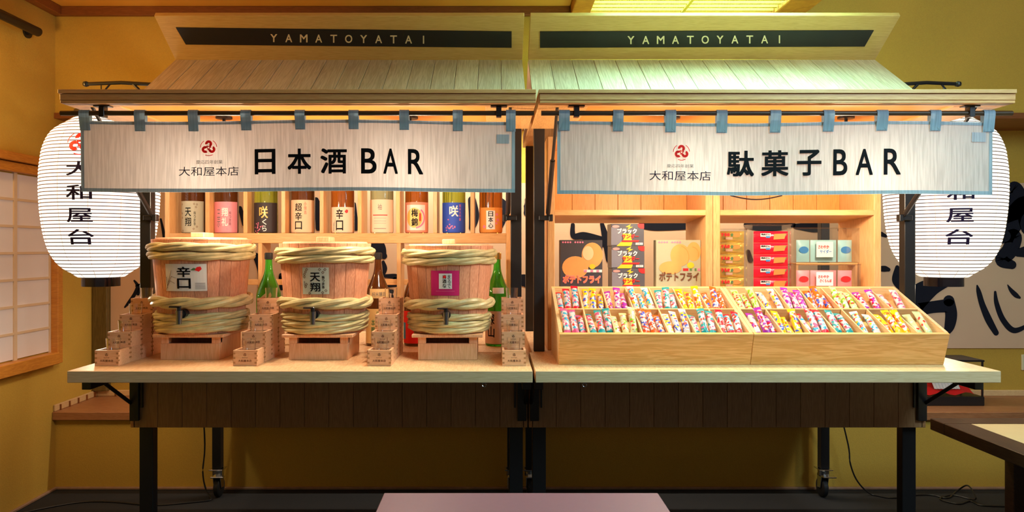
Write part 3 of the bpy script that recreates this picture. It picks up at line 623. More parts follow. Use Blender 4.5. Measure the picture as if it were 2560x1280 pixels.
# ------------------------------------------------------------------ lanterns
def lantern(px, label, turn):
    D = 3.2; sc = D/F; cx = PX(px, D)
    prof = [(300, 62), (312, 88), (325, 113), (345, 132), (380, 147), (430, 154), (480, 155), (530, 152), (580, 145), (620, 134), (645, 121), (665, 104), (680, 82), (692, 52)]
    pts = [(PZ(y, D), hw*sc*0.867) for y, hw in prof]; z1, z0 = pts[0][0], pts[-1][0]
    def R(z):
        for (za, ra), (zb, rb) in zip(pts, pts[1:]):
            if za >= z >= zb:
                t = (za-z)/(za-zb); t2 = t; return ra+(rb-ra)*t2
        return pts[-1][1] if z < z0 else pts[0][1]
    def Rs(z): return sum(R(min(z1, max(z0, z+d))) for d in (-0.02, -0.01, 0, 0.01, 0.02))/5
    r = thing('paper_lantern', label, 'lantern', (cx, D, z0-0.04), rz=turn)
    o = base(r)
    nrib = 46; pr = []
    for k in range(nrib):
        za = z1+(z0-z1)*k/nrib; zb = z1+(z0-z1)*(k+1)/nrib
        for t, bl in ((0, 0), (0.25, 0.0022), (0.5, 0.003), (0.75, 0.0022)):
            z = za+(zb-za)*t; pr.append((Rs(z)+bl, z-o.z))
    pr.append((Rs(z0), z0-o.z))
    sh = MB().lathe(pr[::-1], 56, (0, 0, 0)).build('paper_shade', M_LANT, r, smooth=True, local=True)
    rb = MB()
    for k in range(1, nrib):
        z = z1+(z0-z1)*k/nrib; rr = Rs(z)+0.0006
        rb.tube([(rr*math.cos(2*PI*i/56), rr*math.sin(2*PI*i/56), z-o.z) for i in range(56)], 0.0021, 4, True)
    ro = rb.build('ribs', plain('lantern_rib', (0.16, 0.08, 0.06), 0.7), r, local=True); ro['kind'] = 'stuff'
    for a in range(0, 360, 30):
        th = math.radians(a+8); MB().tube([((Rs(z)+0.0022)*math.sin(th), -(Rs(z)+0.0022)*math.cos(th), z-o.z) for z in [z0+(z1-z0)*k/24 for k in range(25)]], 0.0007, 4).build('rib_thread', plain('lantern_thread', (0.6, 0.45, 0.3), 0.8), r, local=True)
    rr = 44*sc
    MB().lathe([(rr-0.004, 0.04), (rr, 0.04), (rr, 0.0), (rr-0.006, 0.0), (rr-0.006, 0.04)], 36).build('bottom_ring', plain('black_lacquer', (0.01, 0.008, 0.012), 0.15), r, smooth=True, local=True)
    MB().lathe([(0.10, 0), (0.104, 0), (0.104, 0.035), (0.03, 0.036), (0.0, 0.036)], 36, (0, 0, z1-o.z)).build('top_ring', MATS['black_lacquer'], r, smooth=True, local=True)
    zt = PZ(210, D)-0.006
    # light spilling out of the lantern's open bottom
    l = bpy.data.lights.new('lantern_bulb', 'POINT'); l.energy = 5.0; l.color = (1.0, 0.86, 0.62); l.shadow_soft_size = 0.03
    bo = bpy.data.objects.new('lantern_bulb', l); COL.objects.link(bo); bo.location = (cx, D, z0-0.022)
    MB().tube([(0, 0, z1-o.z+0.03), (0, 0, zt-o.z)], 0.0025, 6).build('hanging_wire', M_BLACK, r, local=True)
    def char(ch, y0, y1, hwpx):
        m = MB().text(ch, -hwpx*sc, hwpx*sc, PZ(y1, D)-o.z, PZ(y0, D)-o.z, 0, 0.012)
        m.wrap(lambda z: Rs(z+o.z), 0.0052, 0.012).build('character', M_NAVYP, r, local=True)
    for ch, a, b in (('大', 418, 452), ('和', 473, 508), ('屋', 527, 560), ('台', 576, 612)): char(ch, a, b, 28)
    e = emblem(MB(), 0, PZ(375, D)-o.z, 26*sc); e.wrap(lambda z: Rs(z+o.z), 0.0052, 0.012).build('crest', M_REDP, r, local=True)
    return r
lantern(253, 'large white paper lantern hanging beside the sake stall near the shoji window', 0.14)
lantern(2359, 'large white paper lantern hanging beside the candy stall before the calligraphy', -0.29)

# ------------------------------------------------------------------ racks
RZ0 = CT
rk = thing('bottle_rack', 'pale wooden cubby rack holding nine sake bottles over the barrels', 'rack', (-0.69, 3.35, CT))
d0, d1 = 3.28, 3.43
xl, xr = PX(412, d0), PX(1277, d0); sz1, sz0 = PZ(583, d0), PZ(608, d0)
for a, b in ((xl, xl+0.02), (xr-0.02, xr)): MB().box(a, b, d0, d1, CT, 1.74).build('side_panel', W_STALL_Z, rk, bevel=0.0015)
MB().box(xl+0.02, xr-0.02, d0, d1, sz0, sz1).build('shelf', W_STALL_X, rk, bevel=0.0015)
MB().box(xl+0.02, xr-0.02, d0, d1, 1.72, 1.74).build('top_board', W_STALL_X, rk, bevel=0.0015)
MB().box(xl+0.02, xr-0.02, d1-0.016, d1, PZ(712, d1), PZ(698, d1)).build('rear_rail', W_STALL_X, rk, bevel=0.0015)
divs = [518, 613, 708, 804, 899, 995, 1088, 1181]
for d in divs: MB().box(PX(d-5, d0), PX(d+5, d0), d0, d1, sz1, 1.72).build('divider', W_STALL_Z, rk, bevel=0.0015)
for d in (650, 997): MB().box(PX(d-5, d0), PX(d+5, d0), d0, d1-0.02, CT, sz0).build('upright', W_STALL_Z, rk, bevel=0.0015)

def candy_rack(px0, px1, label):
    D0, D1 = 3.05, 3.37
    x0, x1 = PX(px0, D0), PX(px1, D0)
    r = thing('display_rack', label, 'rack', ((x0+x1)/2, 3.2, CT)); t = 0.018*1.6
    for a, b in ((x0, x0+t), (x1-t, x1)): MB().box(a, b, D0, D1, CT, 1.74).build('side_panel', W_STALL_Z, r, bevel=0.0015)
    zf0, zf1, zr = PZ(538, D0), PZ(525, D0), PZ(558, D1)
    MB().hexa([(x0+t, D0, zf0), (x1-t, D0, zf0), (x1-t, D1, zr), (x0+t, D1, zr)], [(x0+t, D0, zf1), (x1-t, D0, zf1), (x1-t, D1, zr+0.024), (x0+t, D1, zr+0.024)]).build('shelf', W_STALL_X, r)
    MB().box(x0+t, x1-t, D0, D1, 1.08, 1.10).build('lower_shelf', W_STALL_X, r, bevel=0.0015)
    MB().box(x0+t, x1-t, D0, D1, 1.72, 1.74).build('top_board', W_STALL_X, r, bevel=0.0015)
    bp = MB().box(x0+t, x1-t, D1-0.006, D1-0.001, 1.42, 1.72).build('back_panel', W_STALL_Z, r)
    n = 6; w_ = (x1-x0-2*t)/n
    for i in range(n): MB().box(x0+t+i*w_+0.0008, x0+t+(i+1)*w_-0.0008, D1-0.018, D1-0.006, 1.425, 1.72).build('plank', wood('orange_back_wood', (0.76, 0.38, 0.10), (0.64, 0.29, 0.06), (9, 9, 0.6)), bp, bevel=0.001)
    return r
candy_rack(1369, 1782, 'pale wooden display rack with potato snack boxes by the centre posts')
candy_rack(1783, 2203, 'pale wooden display rack with gold, red and pastel sweets')
cdl = tag(MB().tube([(PX(1830+k*13, 3.0), 3.02, PZ(488+10*math.sin(PI*k/10), 3.0)) for k in range(11)], 0.003, 6).build('lamp_cord', M_CORD, None, smooth=True), 'thin black lamp cord sagging in front of the candy rack', 'cord')

# ------------------------------------------------------------------ bottles
def bottle_profile():
    p = [(0.0, 0.004), (0.046, 0.0), (0.0515, 0.004), (0.0525, 0.012), (0.0525, 0.215)]
    for k in range(1, 11):
        t = k/10; s = t*t*(3-2*t); p.append((0.0525+(0.0165-0.0525)*(0.65*s+0.35*t), 0.215+0.115*t))
    p += [(0.0148, 0.355), (0.0145, 0.372), (0.0165, 0.374), (0.0165, 0.380)]
    return p
BP = bottle_profile(); BM = {}
CAP = MB().lathe([(0.0172, 0.371), (0.0178, 0.375), (0.0178, 0.397), (0.015, 0.400), (0, 0.400)], 20)
def bottle(x, y, z, label, glass, cap_mat, prints, rz=0.0, group='large sake bottles', tilt=None):
    r = thing('sake_bottle', label, 'bottle', (x, y, z), group, rz)
    if glass.name not in BM: BM[glass.name] = MB().lathe(BP, 32).mesh('bottle_glass', glass, True)
    o = bpy.data.objects.new('bottle_glass', BM[glass.name]); COL.objects.link(o); o.parent = r
    if cap_mat.name not in BM: BM[cap_mat.name] = MB().add(CAP.v, CAP.f).mesh('cap', cap_mat, True)
    o = bpy.data.objects.new('cap', BM[cap_mat.name]); COL.objects.link(o); o.parent = r
    lab = None
    for k, (name, mb, mat, layer) in enumerate(prints):
        mb.wrap(RB, 0.0010+0.0007*layer, 0.008)
        q = mb.build(name, mat, r if layer == 0 or lab is None else lab, local=True)
        if layer == 0: lab = q
        if name in ('diamonds', 'blossoms', 'fine_lines', 'code_lines', 'petals'): q['kind'] = 'stuff'
    return r
def RB(z):
    for (ra, za), (rb, zb) in zip(BP, BP[1:]):
        if za <= z <= zb and zb > za: return ra+(rb-ra)*(z-za)/(zb-za)
    return 0.0525
def sheet(h0, h1, hw=0.070): return MB().rect(-hw, hw, h0, h1, 0, 12)
def diamonds(pts, s=0.0045):
    m = MB()
    for x, z in pts:
        for k in range(4):
            a, b = k*PI/2, (k+1)*PI/2; m.flat([(x+s*math.cos(a), z+1.15*s*math.sin(a)), (x+s*math.cos(b), z+1.15*s*math.sin(b)), (x+0.6*s*math.cos(b), z+0.7*s*math.sin(b)), (x+0.6*s*math.cos(a), z+0.7*s*math.sin(a))])
    return m
def blossoms(cx, cz, n, s, seed):
    rn = random.Random(seed); m = MB()
    for i in range(n):
        x, z = cx+rn.gauss(0, s), cz+rn.gauss(0, s*1.2)
        for k in range(5): m.disc(x+0.0022*math.cos(k*1.2566), z+0.0022*math.sin(k*1.2566), 0.0014, -0.00008*i, 6)
    return m
def lines(x0, x1, zs, h=0.0012):
    m = MB()
    for z in zs: m.rect(x0, x1, z, z+h, 0, 4)
    return m
AMBER = glassy('amber_glass', (0.42, 0.13, 0.015), 0.7); BROWN = glassy('brown_glass', (0.16, 0.05, 0.012), 0.5); GREENG = glassy('green_glass', (0.07, 0.50, 0.03), 0.6)
LIME = glassy('yellow_green_glass', (0.42, 0.50, 0.06), 0.7); PALEG = glassy('pale_green_glass', (0.45, 0.50, 0.30), 0.7)
CAPG = plain('gold_cap', (0.6, 0.42, 0.12), 0.3, 0.8); CAPW = plain('white_cap', (0.75, 0.73, 0.7), 0.4); CAPK = plain('black_cap', (0.02, 0.02, 0.02), 0.3)
def lmat(n, c): return plain('label_paper_'+n, c, 0.7, var=0.03, scale=20)
BY = 3.365; B1 = sz1
bx = [484, 567, 666, 758, 857, 955, 1042, 1135, 1227]
dia = [(-0.035, 0.13), (0.022, 0.132), (0.034, 0.13), (0.03, 0.118), (-0.036, 0.09), (0.034, 0.03), (0.02, 0.02), (-0.03, 0.012), (-0.034, 0.07)]
specs = [
 ('brown sake bottle with grey-green diamond label on the rack shelf', BROWN, CAPG, [('label_sheet', sheet(0.003, 0.145), lmat('sage', (0.50, 0.49, 0.36)), 0), ('diamonds', diamonds(dia), M_BROWNP, 1), ('characters', MB().vtext('天翔', -0.017, 0.010, 0.03, 0.118, 0, 0.01), M_BLACKP, 1), ('side_characters', MB().vtext('梅うま香', 0.020, 0.029, 0.035, 0.10), M_BLACKP, 1)]),
 ('brown sake bottle with pink diamond label on the rack shelf', BROWN, CAPG, [('label_sheet', sheet(0.003, 0.142), lmat('pink', (0.78, 0.30, 0.36)), 0), ('diamonds', diamonds(dia), M_PINKP, 1), ('characters', MB().vtext('翔礼', -0.004, 0.022, 0.03, 0.118, 0, 0.02), M_WHITEP, 1), ('left_characters', MB().vtext('三示', -0.026, -0.010, 0.025, 0.11), M_GREYP, 1), ('side_characters', MB().vtext('梅うま香', 0.027, 0.036, 0.035, 0.10), M_BLACKP, 1)]),
 ('yellow-green sake bottle with black label, gold character and pink blossoms', LIME, CAPW, [('label_sheet', sheet(0.003, 0.138), lmat('black', (0.035, 0.028, 0.032)), 0), ('characters', MB().text('咲', -0.016, 0.022, 0.068, 0.122, 0, 0.02), M_GOLDP, 1), ('side_characters', MB().vtext('くら', -0.002, 0.016, 0.008, 0.066, 0, 0.01), M_WHITEP, 1), ('blossoms', blossoms(-0.022, 0.03, 16, 0.011, 3), M_PINKP, 1)]),
 ('brown sake bottle with beige label of three tall black characters', BROWN, CAPG, [('label_sheet', sheet(0.003, 0.150), lmat('beige', (0.74, 0.52, 0.34)), 0), ('characters', MB().vtext('超辛口', -0.024, 0.008, 0.015, 0.138, 0, 0.012), M_BLACKP, 1), ('red_characters', MB().vtext('小信吉', 0.016, 0.028, 0.085, 0.142), M_REDP, 1)]),
 ('amber sake bottle with cream label, black characters and red leaf', AMBER, CAPG, [('label_sheet', sheet(0.003, 0.118), lmat('cream', (0.80, 0.60, 0.44)), 0), ('characters', MB().vtext('辛口', -0.020, 0.012, 0.010, 0.112, 0, 0.015), M_BLACKP, 1), ('leaf', MB().flat([(0.018, 0.098), (0.026, 0.108), (0.034, 0.104), (0.033, 0.094), (0.025, 0.09)]), M_REDP, 1), ('stems', MB().stroke([(-0.036, 0.01, 0.0015), (-0.03, 0.04, 0.0015), (-0.022, 0.07, 0.001)]).stroke([(-0.03, 0.01, 0.001), (-0.034, 0.05, 0.0015)]), M_GREYP, 1)]),
 ('pale green sake bottle with cream label of fine printed lines', PALEG, CAPW, [('label_sheet', sheet(0.003, 0.152), lmat('cream', (0.80, 0.60, 0.44)), 0), ('characters', MB().text('袖', -0.011, 0.007, 0.105, 0.132), M_GREYP, 1), ('red_line', lines(-0.036, 0.032, [0.080], 0.004), M_REDP, 1), ('fine_lines', lines(-0.03, 0.026, [0.068, 0.055, 0.045, 0.022, 0.02]), M_GREYP, 1)]),
 ('amber sake bottle with red-edged label and golden disc', AMBER, CAPG, [('label_sheet', sheet(0.003, 0.140), lmat('redrim', (0.78, 0.30, 0.20)), 0), ('inner_sheet', MB().rect(-0.045, 0.045, 0.014, 0.128, 0, 10), lmat('offwhite', (0.80, 0.72, 0.66)), 1), ('disc', MB().disc(-0.006, 0.07, 0.036, 0, 24, 0.045), M_GOLDP, 2), ('characters', MB().vtext('梅錦', -0.018, 0.010, 0.03, 0.112, 0, 0.02), M_BLACKP, 3), ('swash', MB().ring(-0.006, 0.07, 0.042, 0.049, 0, -1.4, 0.9), M_PINKP, 3), ('red_seal', MB().rect(0.016, 0.023, 0.055, 0.09), M_REDP, 3)]),
 ('yellow-green sake bottle with blue label, white character and pink blossoms', LIME, CAPW, [('label_sheet', sheet(0.003, 0.138), lmat('blue', (0.03, 0.09, 0.55)), 0), ('characters', MB().text('咲', -0.018, 0.022, 0.075, 0.125, 0, 0.02), M_WHITEP, 1), ('side_characters', MB().vtext('純米大吟醸', 0.026, 0.035, 0.055, 0.132), M_PINKP, 1), ('blossoms', blossoms(-0.018, 0.03, 16, 0.012, 5), M_PINKP, 1)]),
 ('amber sake bottle with orange label and white inset of black characters', AMBER, CAPG, [('label_sheet', sheet(0.003, 0.116), lmat('orange', (0.82, 0.32, 0.06)), 0), ('inset_sheet', MB().rect(-0.020, 0.019, 0.018, 0.102, 0, 6), M_WHITEP, 1), ('characters', MB().vtext('日本心', -0.011, 0.010, 0.022, 0.100, 0, 0.014), M_BLACKP, 2), ('petals', MB().disc(0.028, 0.085, 0.006).disc(0.033, 0.06, 0.007).disc(0.026, 0.045, 0.005).disc(-0.03, 0.03, 0.007), M_PINKP, 1)]),
]
for pxc, (lab, g, c, pr) in zip(bx, specs): bottle(PX(pxc, BY), BY, B1, lab, g, c, pr, rz=0.0)
# bottles on the counter behind the barrels
Y2 = 3.21; stz = CT
bottle(PX(672, Y2), Y2, CT+0.001, 'green sake bottle between the first two barrels', GREENG, CAPK, [('label_sheet', sheet(0.02, 0.11), M_WHITEP, 0), ('stripe', MB().stroke([(-0.03, 0.19, 0.014), (0.0, 0.215, 0.016), (0.022, 0.235, 0.012)]), plain('silver_print', (0.6, 0.68, 0.55), 0.4), 1), ('red_seal', MB().flat([(-0.036, 0.195), (-0.030, 0.205), (-0.025, 0.195), (-0.032, 0.185)]), M_REDP, 1)])
lb = MB(); lb.flat([(-0.045+0.09*i/16, 0.195+0.012*math.sin(PI*i/16)) for i in range(17)]+[(0.045-0.09*i/16, 0.238+0.02*math.sin(PI*i/16)) for i in range(17)])
bottle(PX(945, Y2), Y2, CT+0.001, 'brown sake bottle with tan shoulder label between barrels', BROWN, CAPK, [('label_sheet', sheet(0.012, 0.160), lmat('straw', (0.76, 0.52, 0.20)), 0), ('small_characters', MB().vtext('梅錦', -0.012, -0.001, 0.112, 0.152), M_GREENP, 1), ('characters', MB().vtext('本醸造', -0.034, -0.018, 0.02, 0.118, 0, 0.01), M_GREENP, 1), ('shoulder_label', MB().rect(-0.042, 0.042, 0.205, 0.245, 0, 10), lmat('tan', (0.72, 0.50, 0.22)), 0), ('shoulder_line', MB().text('純米醸造', -0.03, 0.028, 0.214, 0.232), M_GREYP, 1)], rz=0.25)
bottle(PX(1040, Y2), Y2, CT+0.001, 'brown sake bottle with red label half hidden by the third barrel', BROWN, CAPK, [('label_sheet', sheet(0.012, 0.150), lmat('scarlet', (0.80, 0.01, 0.01)), 0), ('blue_band', MB().rect(-0.07, -0.045, 0.03, 0.10, 0, 4), M_BLUEP, 1)])
bottle(PX(1243, Y2), Y2, CT+0.001, 'green sake bottle with pale label beside the third barrel', GREENG, CAPG, [('label_sheet', sheet(0.010, 0.150), lmat('pale', (0.74, 0.56, 0.46)), 0), ('characters', MB().vtext('深山', -0.042, -0.012, 0.035, 0.142, 0, 0.015), M_BLACKP, 1), ('side_band', MB().rect(0.030, 0.036, 0.012, 0.148), M_BROWNP, 1), ('neck_label', MB().rect(-0.02, 0.03, 0.225, 0.25, 0, 6), M_WHITEP, 0)])

# ------------------------------------------------------------------ barrels on stands
NST = 24; BH = 0.345
def Rbar(z): return 0.150+(0.179-0.150)*z/BH
def hoop(zc, sr, off, twists, seed, strands=3, squash=1.0):
    rn = random.Random(seed); mb = MB(); n = 110
    for k in range(strands):
        ph = 2*PI*k/strands+rn.uniform(-.3, .3); pts = []; rr = []
        for i in range(n):
            a = 2*PI*i/n; tw = twists*a+ph
            R = Rbar(zc)+sr*0.9+off*math.cos(tw)*0.6; z = zc+off*math.sin(tw)*squash+0.0025*math.sin(2*a+seed)
            pts.append((R*math.cos(a), R*math.sin(a), z)); rr.append(sr)
        mb.tube(pts, rr, 8, True)
    return mb
def spigot(root):
    z = 0.078; r = Rbar(z)+0.018
    b = MB().cyl((0.0, -r+0.03, z), (0.0, -r-0.012, z), 0.016, n=16).cyl((0, -r-0.004, z), (0, -r-0.040, z), 0.010, n=14).build('spigot', plain('spigot_plastic', (0.012, 0.012, 0.014), 0.2), root, smooth=True, local=True)
    MB().cyl((0, -r-0.034, z+0.014), (0, -r-0.034, z-0.034), 0.0125, 0.009, n=14).build('spout', plain('spigot_metal', (0.25, 0.26, 0.28), 0.2, 0.9), b, smooth=True, local=True)
    MB().cyl((0, -r-0.034, z+0.012), (0, -r-0.034, z+0.026), 0.008, n=12).box(-0.034, 0.006, -r-0.042, -r-0.026, z+0.024, z+0.031).build('lever', MATS['spigot_plastic'], b, bevel=0.002, local=True)
def stave_mesh():
    mb = MB(); a = PI/NST*0.985; vs = []; m = 3
    for z in (0.0, BH):
        for rr in (Rbar(z), Rbar(z)-0.014):
            vs += [(rr*math.sin(-a+2*a*i/m), -rr*math.cos(-a+2*a*i/m), z) for i in range(m+1)]
    k = m+1; fs = []
    for i in range(m): fs += [(i, i+1, 2*k+i+1, 2*k+i), (k+i+1, k+i, 3*k+i, 3*k+i+1), (2*k+i, 2*k+i+1, 3*k+i+1, 3*k+i), (i+1, i, k+i, k+i+1)]
    fs += [(0, 2*k, 3*k, k), (m, k+m, 3*k+m, 2*k+m)]
    return mb.add(vs, fs).mesh('stave', W_STAVE, False, 0.0012)
SME = stave_mesh()
def barrel(x, y, sc, label, standlabel, prints, rzs, lshift):
    sd = thing('barrel_stand', standlabel, 'stand', (x, y-0.0, CT), 'barrel stands')
    hw, dp, hh = 0.111, 0.118, 0.098
    MB().box(-hw-0.022, hw+0.022, -dp-0.02, dp+0.02, hh-0.012, hh).build('top_board', W_STAND, sd, bevel=0.002, local=True)
    MB().box(-hw, hw, -dp, -dp+0.014, 0, 0.062).build('front_board', W_STAND, sd, bevel=0.0015, local=True)
    MB().box(-hw, hw, dp-0.014, dp, 0, hh-0.012).build('rear_board', W_STAND, sd, bevel=0.0015, local=True)
    for s in (-1, 1):
        MB().box(min(s*hw, s*(hw-0.014)), max(s*hw, s*(hw-0.014)), -dp+0.014, dp-0.014, 0, hh-0.012).build('side_board', W_STAND, sd, bevel=0.0015, local=True)
        MB().box(min(s*hw, s*(hw-0.03)), max(s*hw, s*(hw-0.03)), -dp, -dp+0.03, 0.062, hh-0.012).build('corner_block', W_STAND, sd, bevel=0.0015, local=True)
    r = thing('sake_barrel', label, 'barrel', (x, y, CT+hh+0.001), 'sake barrels'); r.scale = (sc, sc, sc)
    for i in range(NST):
        o = bpy.data.objects.new('stave', SME); COL.objects.link(o); o.parent = r; o.rotation_euler.z = 2*PI*(i+rzs)/NST
    lid = MB().lathe([(0, 0.0), (0.163, 0.0), (0.165, 0.004), (0.165, 0.014), (0.161, 0.018), (0, 0.018)], 48, (0, 0, BH-0.012)).build('lid', wood('lid_wood', (0.78, 0.50, 0.30), (0.68, 0.40, 0.22), (6, 0.8, 6)), r, smooth=True, local=True)
    MB().box(-0.026, 0.026, -0.05, 0.05, BH+0.006, BH+0.026).build('lid_handle', W_STAND, lid, bevel=0.003, local=True)
    MB().lathe([(0, 0), (0.138, 0), (0.138, 0.01), (0, 0.01)], 40, (0, 0, 0.004)).build('bottom', W_STAND, r, local=True)
    sd_ = int(x*100)
    hs = [(BH-0.030, 0.0088, 0.0075, 3), (BH-0.061, 0.0088, 0.0075, 3), (0.116, 0.0115, 0.0115, 3), (0.064, 0.0078, 0.0070, 3), (0.038, 0.0078, 0.0070, 3), (0.0165, 0.0075, 0.0055, 3)]
    for k, (z, sr, off, tw) in enumerate(hs): hoop(z, sr, off, tw, k+sd_).build('bamboo_hoop', W_BAMBOO, r, smooth=True, local=True)
    lab = None
    for name, mb, mat, layer in prints:
        mb.map(lambda X, Y, Z: (X+lshift, Y, 0.158+(Z-0.165)*0.93)).wrap(Rbar, 0.0018+0.0009*layer, 0.012)
        q = mb.build(name, mat, r if layer == 0 else lab, local=True)
        if layer == 0: lab = q
        if name in ('diamonds', 'fine_lines', 'code_lines', 'plant'): q['kind'] = 'stuff'
    spigot(r)
    return r
dz0, dz1 = 0.165, 0.262
barrel(-1.143, 2.90, 1.03, 'cedar sake barrel with white label, plant drawing and red leaf', 'cedar stand under the barrel with the white label',
       [('label_sheet', MB().rect(-0.088, 0.062, dz0, dz1+0.008, 0, 14), M_WHITEP, 0), ('characters', MB().vtext('辛口', -0.040, 0.008, 0.172, 0.262, 0, 0.02), M_BLACKP, 1),
        ('leaf', MB().flat([(0.022, 0.246), (0.030, 0.258), (0.042, 0.260), (0.046, 0.250), (0.036, 0.240)]), M_REDP, 1), ('green_leaf', MB().flat([(0.008, 0.246), (0.018, 0.255), (0.026, 0.253), (0.022, 0.245)]), M_GREENP, 1),
        ('plant', MB().stroke([(-0.085, 0.17, 0.0015), (-0.076, 0.20, 0.002), (-0.062, 0.245, 0.001)]).stroke([(-0.08, 0.185, 0.001), (-0.068, 0.205, 0.002), (-0.050, 0.195, 0.001)]).stroke([(-0.078, 0.195, 0.001), (-0.062, 0.222, 0.002), (-0.044, 0.215, 0.001)]).stroke([(-0.08, 0.175, 0.001), (-0.085, 0.22, 0.002)]), M_BROWNP, 1),
        ('fine_lines', lines(0.022, 0.056, [0.194, 0.188, 0.183, 0.178, 0.173], 0.0015), M_GREYP, 1)], 0.3, 0.016)
barrel(-0.660, 2.90, 0.985, 'cedar sake barrel with pale green diamond label', 'cedar stand under the barrel with the pale green label',
       [('label_sheet', MB().rect(-0.058, 0.042, 0.160, 0.268, 0, 12), lmat('celadon', (0.60, 0.62, 0.50)), 0), ('characters', MB().vtext('天翔', -0.028, 0.010, 0.168, 0.250, 0, 0.015), M_BLACKP, 1),
        ('side_characters', MB().vtext('梅うま香', 0.016, 0.026, 0.182, 0.235, 0, 0.01), M_BLACKP, 1), ('diamonds', diamonds([(-0.05, 0.24), (-0.045, 0.25), (-0.04, 0.26), (-0.05, 0.23), (0.008, 0.26), (0.028, 0.26), (0.02, 0.248), (-0.042, 0.20), (-0.046, 0.19), (0.018, 0.166), (0.03, 0.174), (-0.03, 0.164)], 0.0055), M_BROWNP, 1),
        ('code_lines', lines(-0.053, -0.047, [0.21, 0.206, 0.202, 0.198, 0.194], 0.002), M_GREYP, 1)], 0.1, 0.008)
barrel(-0.175, 2.90, 0.96, 'cedar sake barrel with magenta label and white inset', 'cedar stand under the barrel with the magenta label',
       [('label_sheet', MB().rect(-0.062, 0.048, 0.158, 0.262, 0, 12), lmat('magenta', (0.62, 0.004, 0.14)), 0), ('inset_sheet', MB().rect(-0.030, 0.020, 0.186, 0.250, 0, 6), M_WHITEP, 1),
        ('characters', MB().vtext('梅酒な', -0.016, -0.001, 0.190, 0.246, 0, 0.01).vtext('まるで', 0.003, 0.016, 0.188, 0.246), M_BLACKP, 2), ('red_plum', MB().disc(-0.008, 0.236, 0.006), M_REDP, 3), ('fine_lines', lines(-0.042, 0.03, [0.176], 0.0012), M_PINKP, 1)], 0.6, 0)

# ------------------------------------------------------------------ masu cups and glasses
MW, MH, MT = 0.085, 0.0555, 0.008
mroot = thing('masu_cup', 'x', 'wooden cup')
h_ = MW/2; mb = MB().box(-h_, h_, -h_, -h_+MT, 0, MH).box(-h_, h_, h_-MT, h_, 0, MH).box(-h_, -h_+MT, -h_+MT, h_-MT, 0, MH).box(h_-MT, h_, -h_+MT, h_-MT, 0, MH).box(-h_+MT, h_-MT, -h_+MT, h_-MT, 0, 0.006)
mb.build('cup_body', W_MASU, mroot, local=True)
W_END = plain('masu_end_grain', (0.46, 0.22, 0.09), 0.7)
jm = MB()
for s in (-1, 1):
    for k in range(3):
        z = 0.008+k*0.0165
        xa = s*(h_-MT) if s > 0 else -h_
        jm.box(xa-0.0, xa+MT, -h_-0.0004, -h_+0.001, z, z+0.0065)
        ya = s*(h_-MT) if s > 0 else -h_
        jm.box(h_-0.001, h_+0.0004, ya, ya+MT, z+0.008, z+0.0145); jm.box(-h_-0.0004, -h_+0.001, ya, ya+MT, z+0.008, z+0.0145)
jm.build('finger_joints', W_END, mroot, local=True)['kind'] = 'stuff'
pm = emblem(MB(), 0, 0.040, 0.0055).text('大和屋本店', -0.024, 0.024, 0.014, 0.0225, 0, 0.012).text('慶応四年創業', -0.010, 0.010, 0.0275, 0.0305)
pm.map(lambda x, y, z: (x, -h_-0.0005+y*0.2, z)).build('crest_print', M_BROWNP, mroot, local=True)
groot = thing('shot_glass', 'x', 'glass')
MB().lathe([(0, 0.0), (0.0175, 0.0), (0.0195, 0.004), (0.0245, 0.088), (0.0235, 0.088), (0.0185, 0.012), (0, 0.011)], 24).build('glass_body', M_GLASS, groot, smooth=True, local=True)
first = [True, True]
ordn = ['front', 'second', 'third', 'rearmost']; tiers = ['bottom', 'second', 'third', 'top']
stacks = [(-1.381, 'beside the lantern end'), (-0.887, 'between white-label and green-label barrels'), (-0.410, 'between green-label and magenta-label barrels'), (0.071, 'beside the black centre posts')]
for sx, where in stacks:
    for c in range(4):
        y = 2.682+c*0.0875
        for t in range(c+1):
            o = mroot if first[0] else copy_tree(mroot); first[0] = False
            o.location = (sx+random.uniform(-.0012, .0012), y, CT+0.0005+t*(MH+0.0003)); o.rotation_euler.z = random.uniform(-.015, .015)
            tag(o, f'cedar masu cup, {tiers[t]} tier of {ordn[c]} column, stack {where}', 'wooden cup', 'stepped stacks of masu cups')
        g = groot if first[1] else copy_tree(groot); first[1] = False
        g.location = (sx, y+random.uniform(-.006, .006), CT+0.0005+c*(MH+0.0003)+0.0068)
        tag(g, f'clear sake glass in the {ordn[c]} column of masu, stack {where}', 'glass', 'sake glasses in masu')

# ------------------------------------------------------------------ candy trays
A, B = Vector((2.63, 0.974)), Vector((3.0, 1.124)); TL = (B-A).length; TU = (B-A)/TL; TN = Vector((-TU.y, TU.x))
TX = [0.232, 0.924, 1.622]; TM = 0.012; FLOOR = 0.048
W_TRAY = wood('tray_wood', (0.80, 0.52, 0.24), (0.68, 0.40, 0.16), (0.6, 8, 8))
W_TRAYF = wood('tray_front_wood', (0.80, 0.44, 0.16), (0.68, 0.33, 0.09), (0.45, 4, 6), ring=1.0)
W_TRAYZ = wood('tray_divider_wood', (0.76, 0.56, 0.32), (0.66, 0.46, 0.22), (8, 0.7, 8))
def tp(x, v, n): q = A+TU*v+TN*n; return (x, q.x, q.y)
def tbox(mb, x0, x1, v0, v1, n0, n1):
    return mb.hexa([tp(x0, v0, n0), tp(x1, v0, n0), tp(x1, v1, n0), tp(x0, v1, n0)], [tp(x0, v0, n1), tp(x1, v0, n1), tp(x1, v1, n1), tp(x0, v1, n1)])
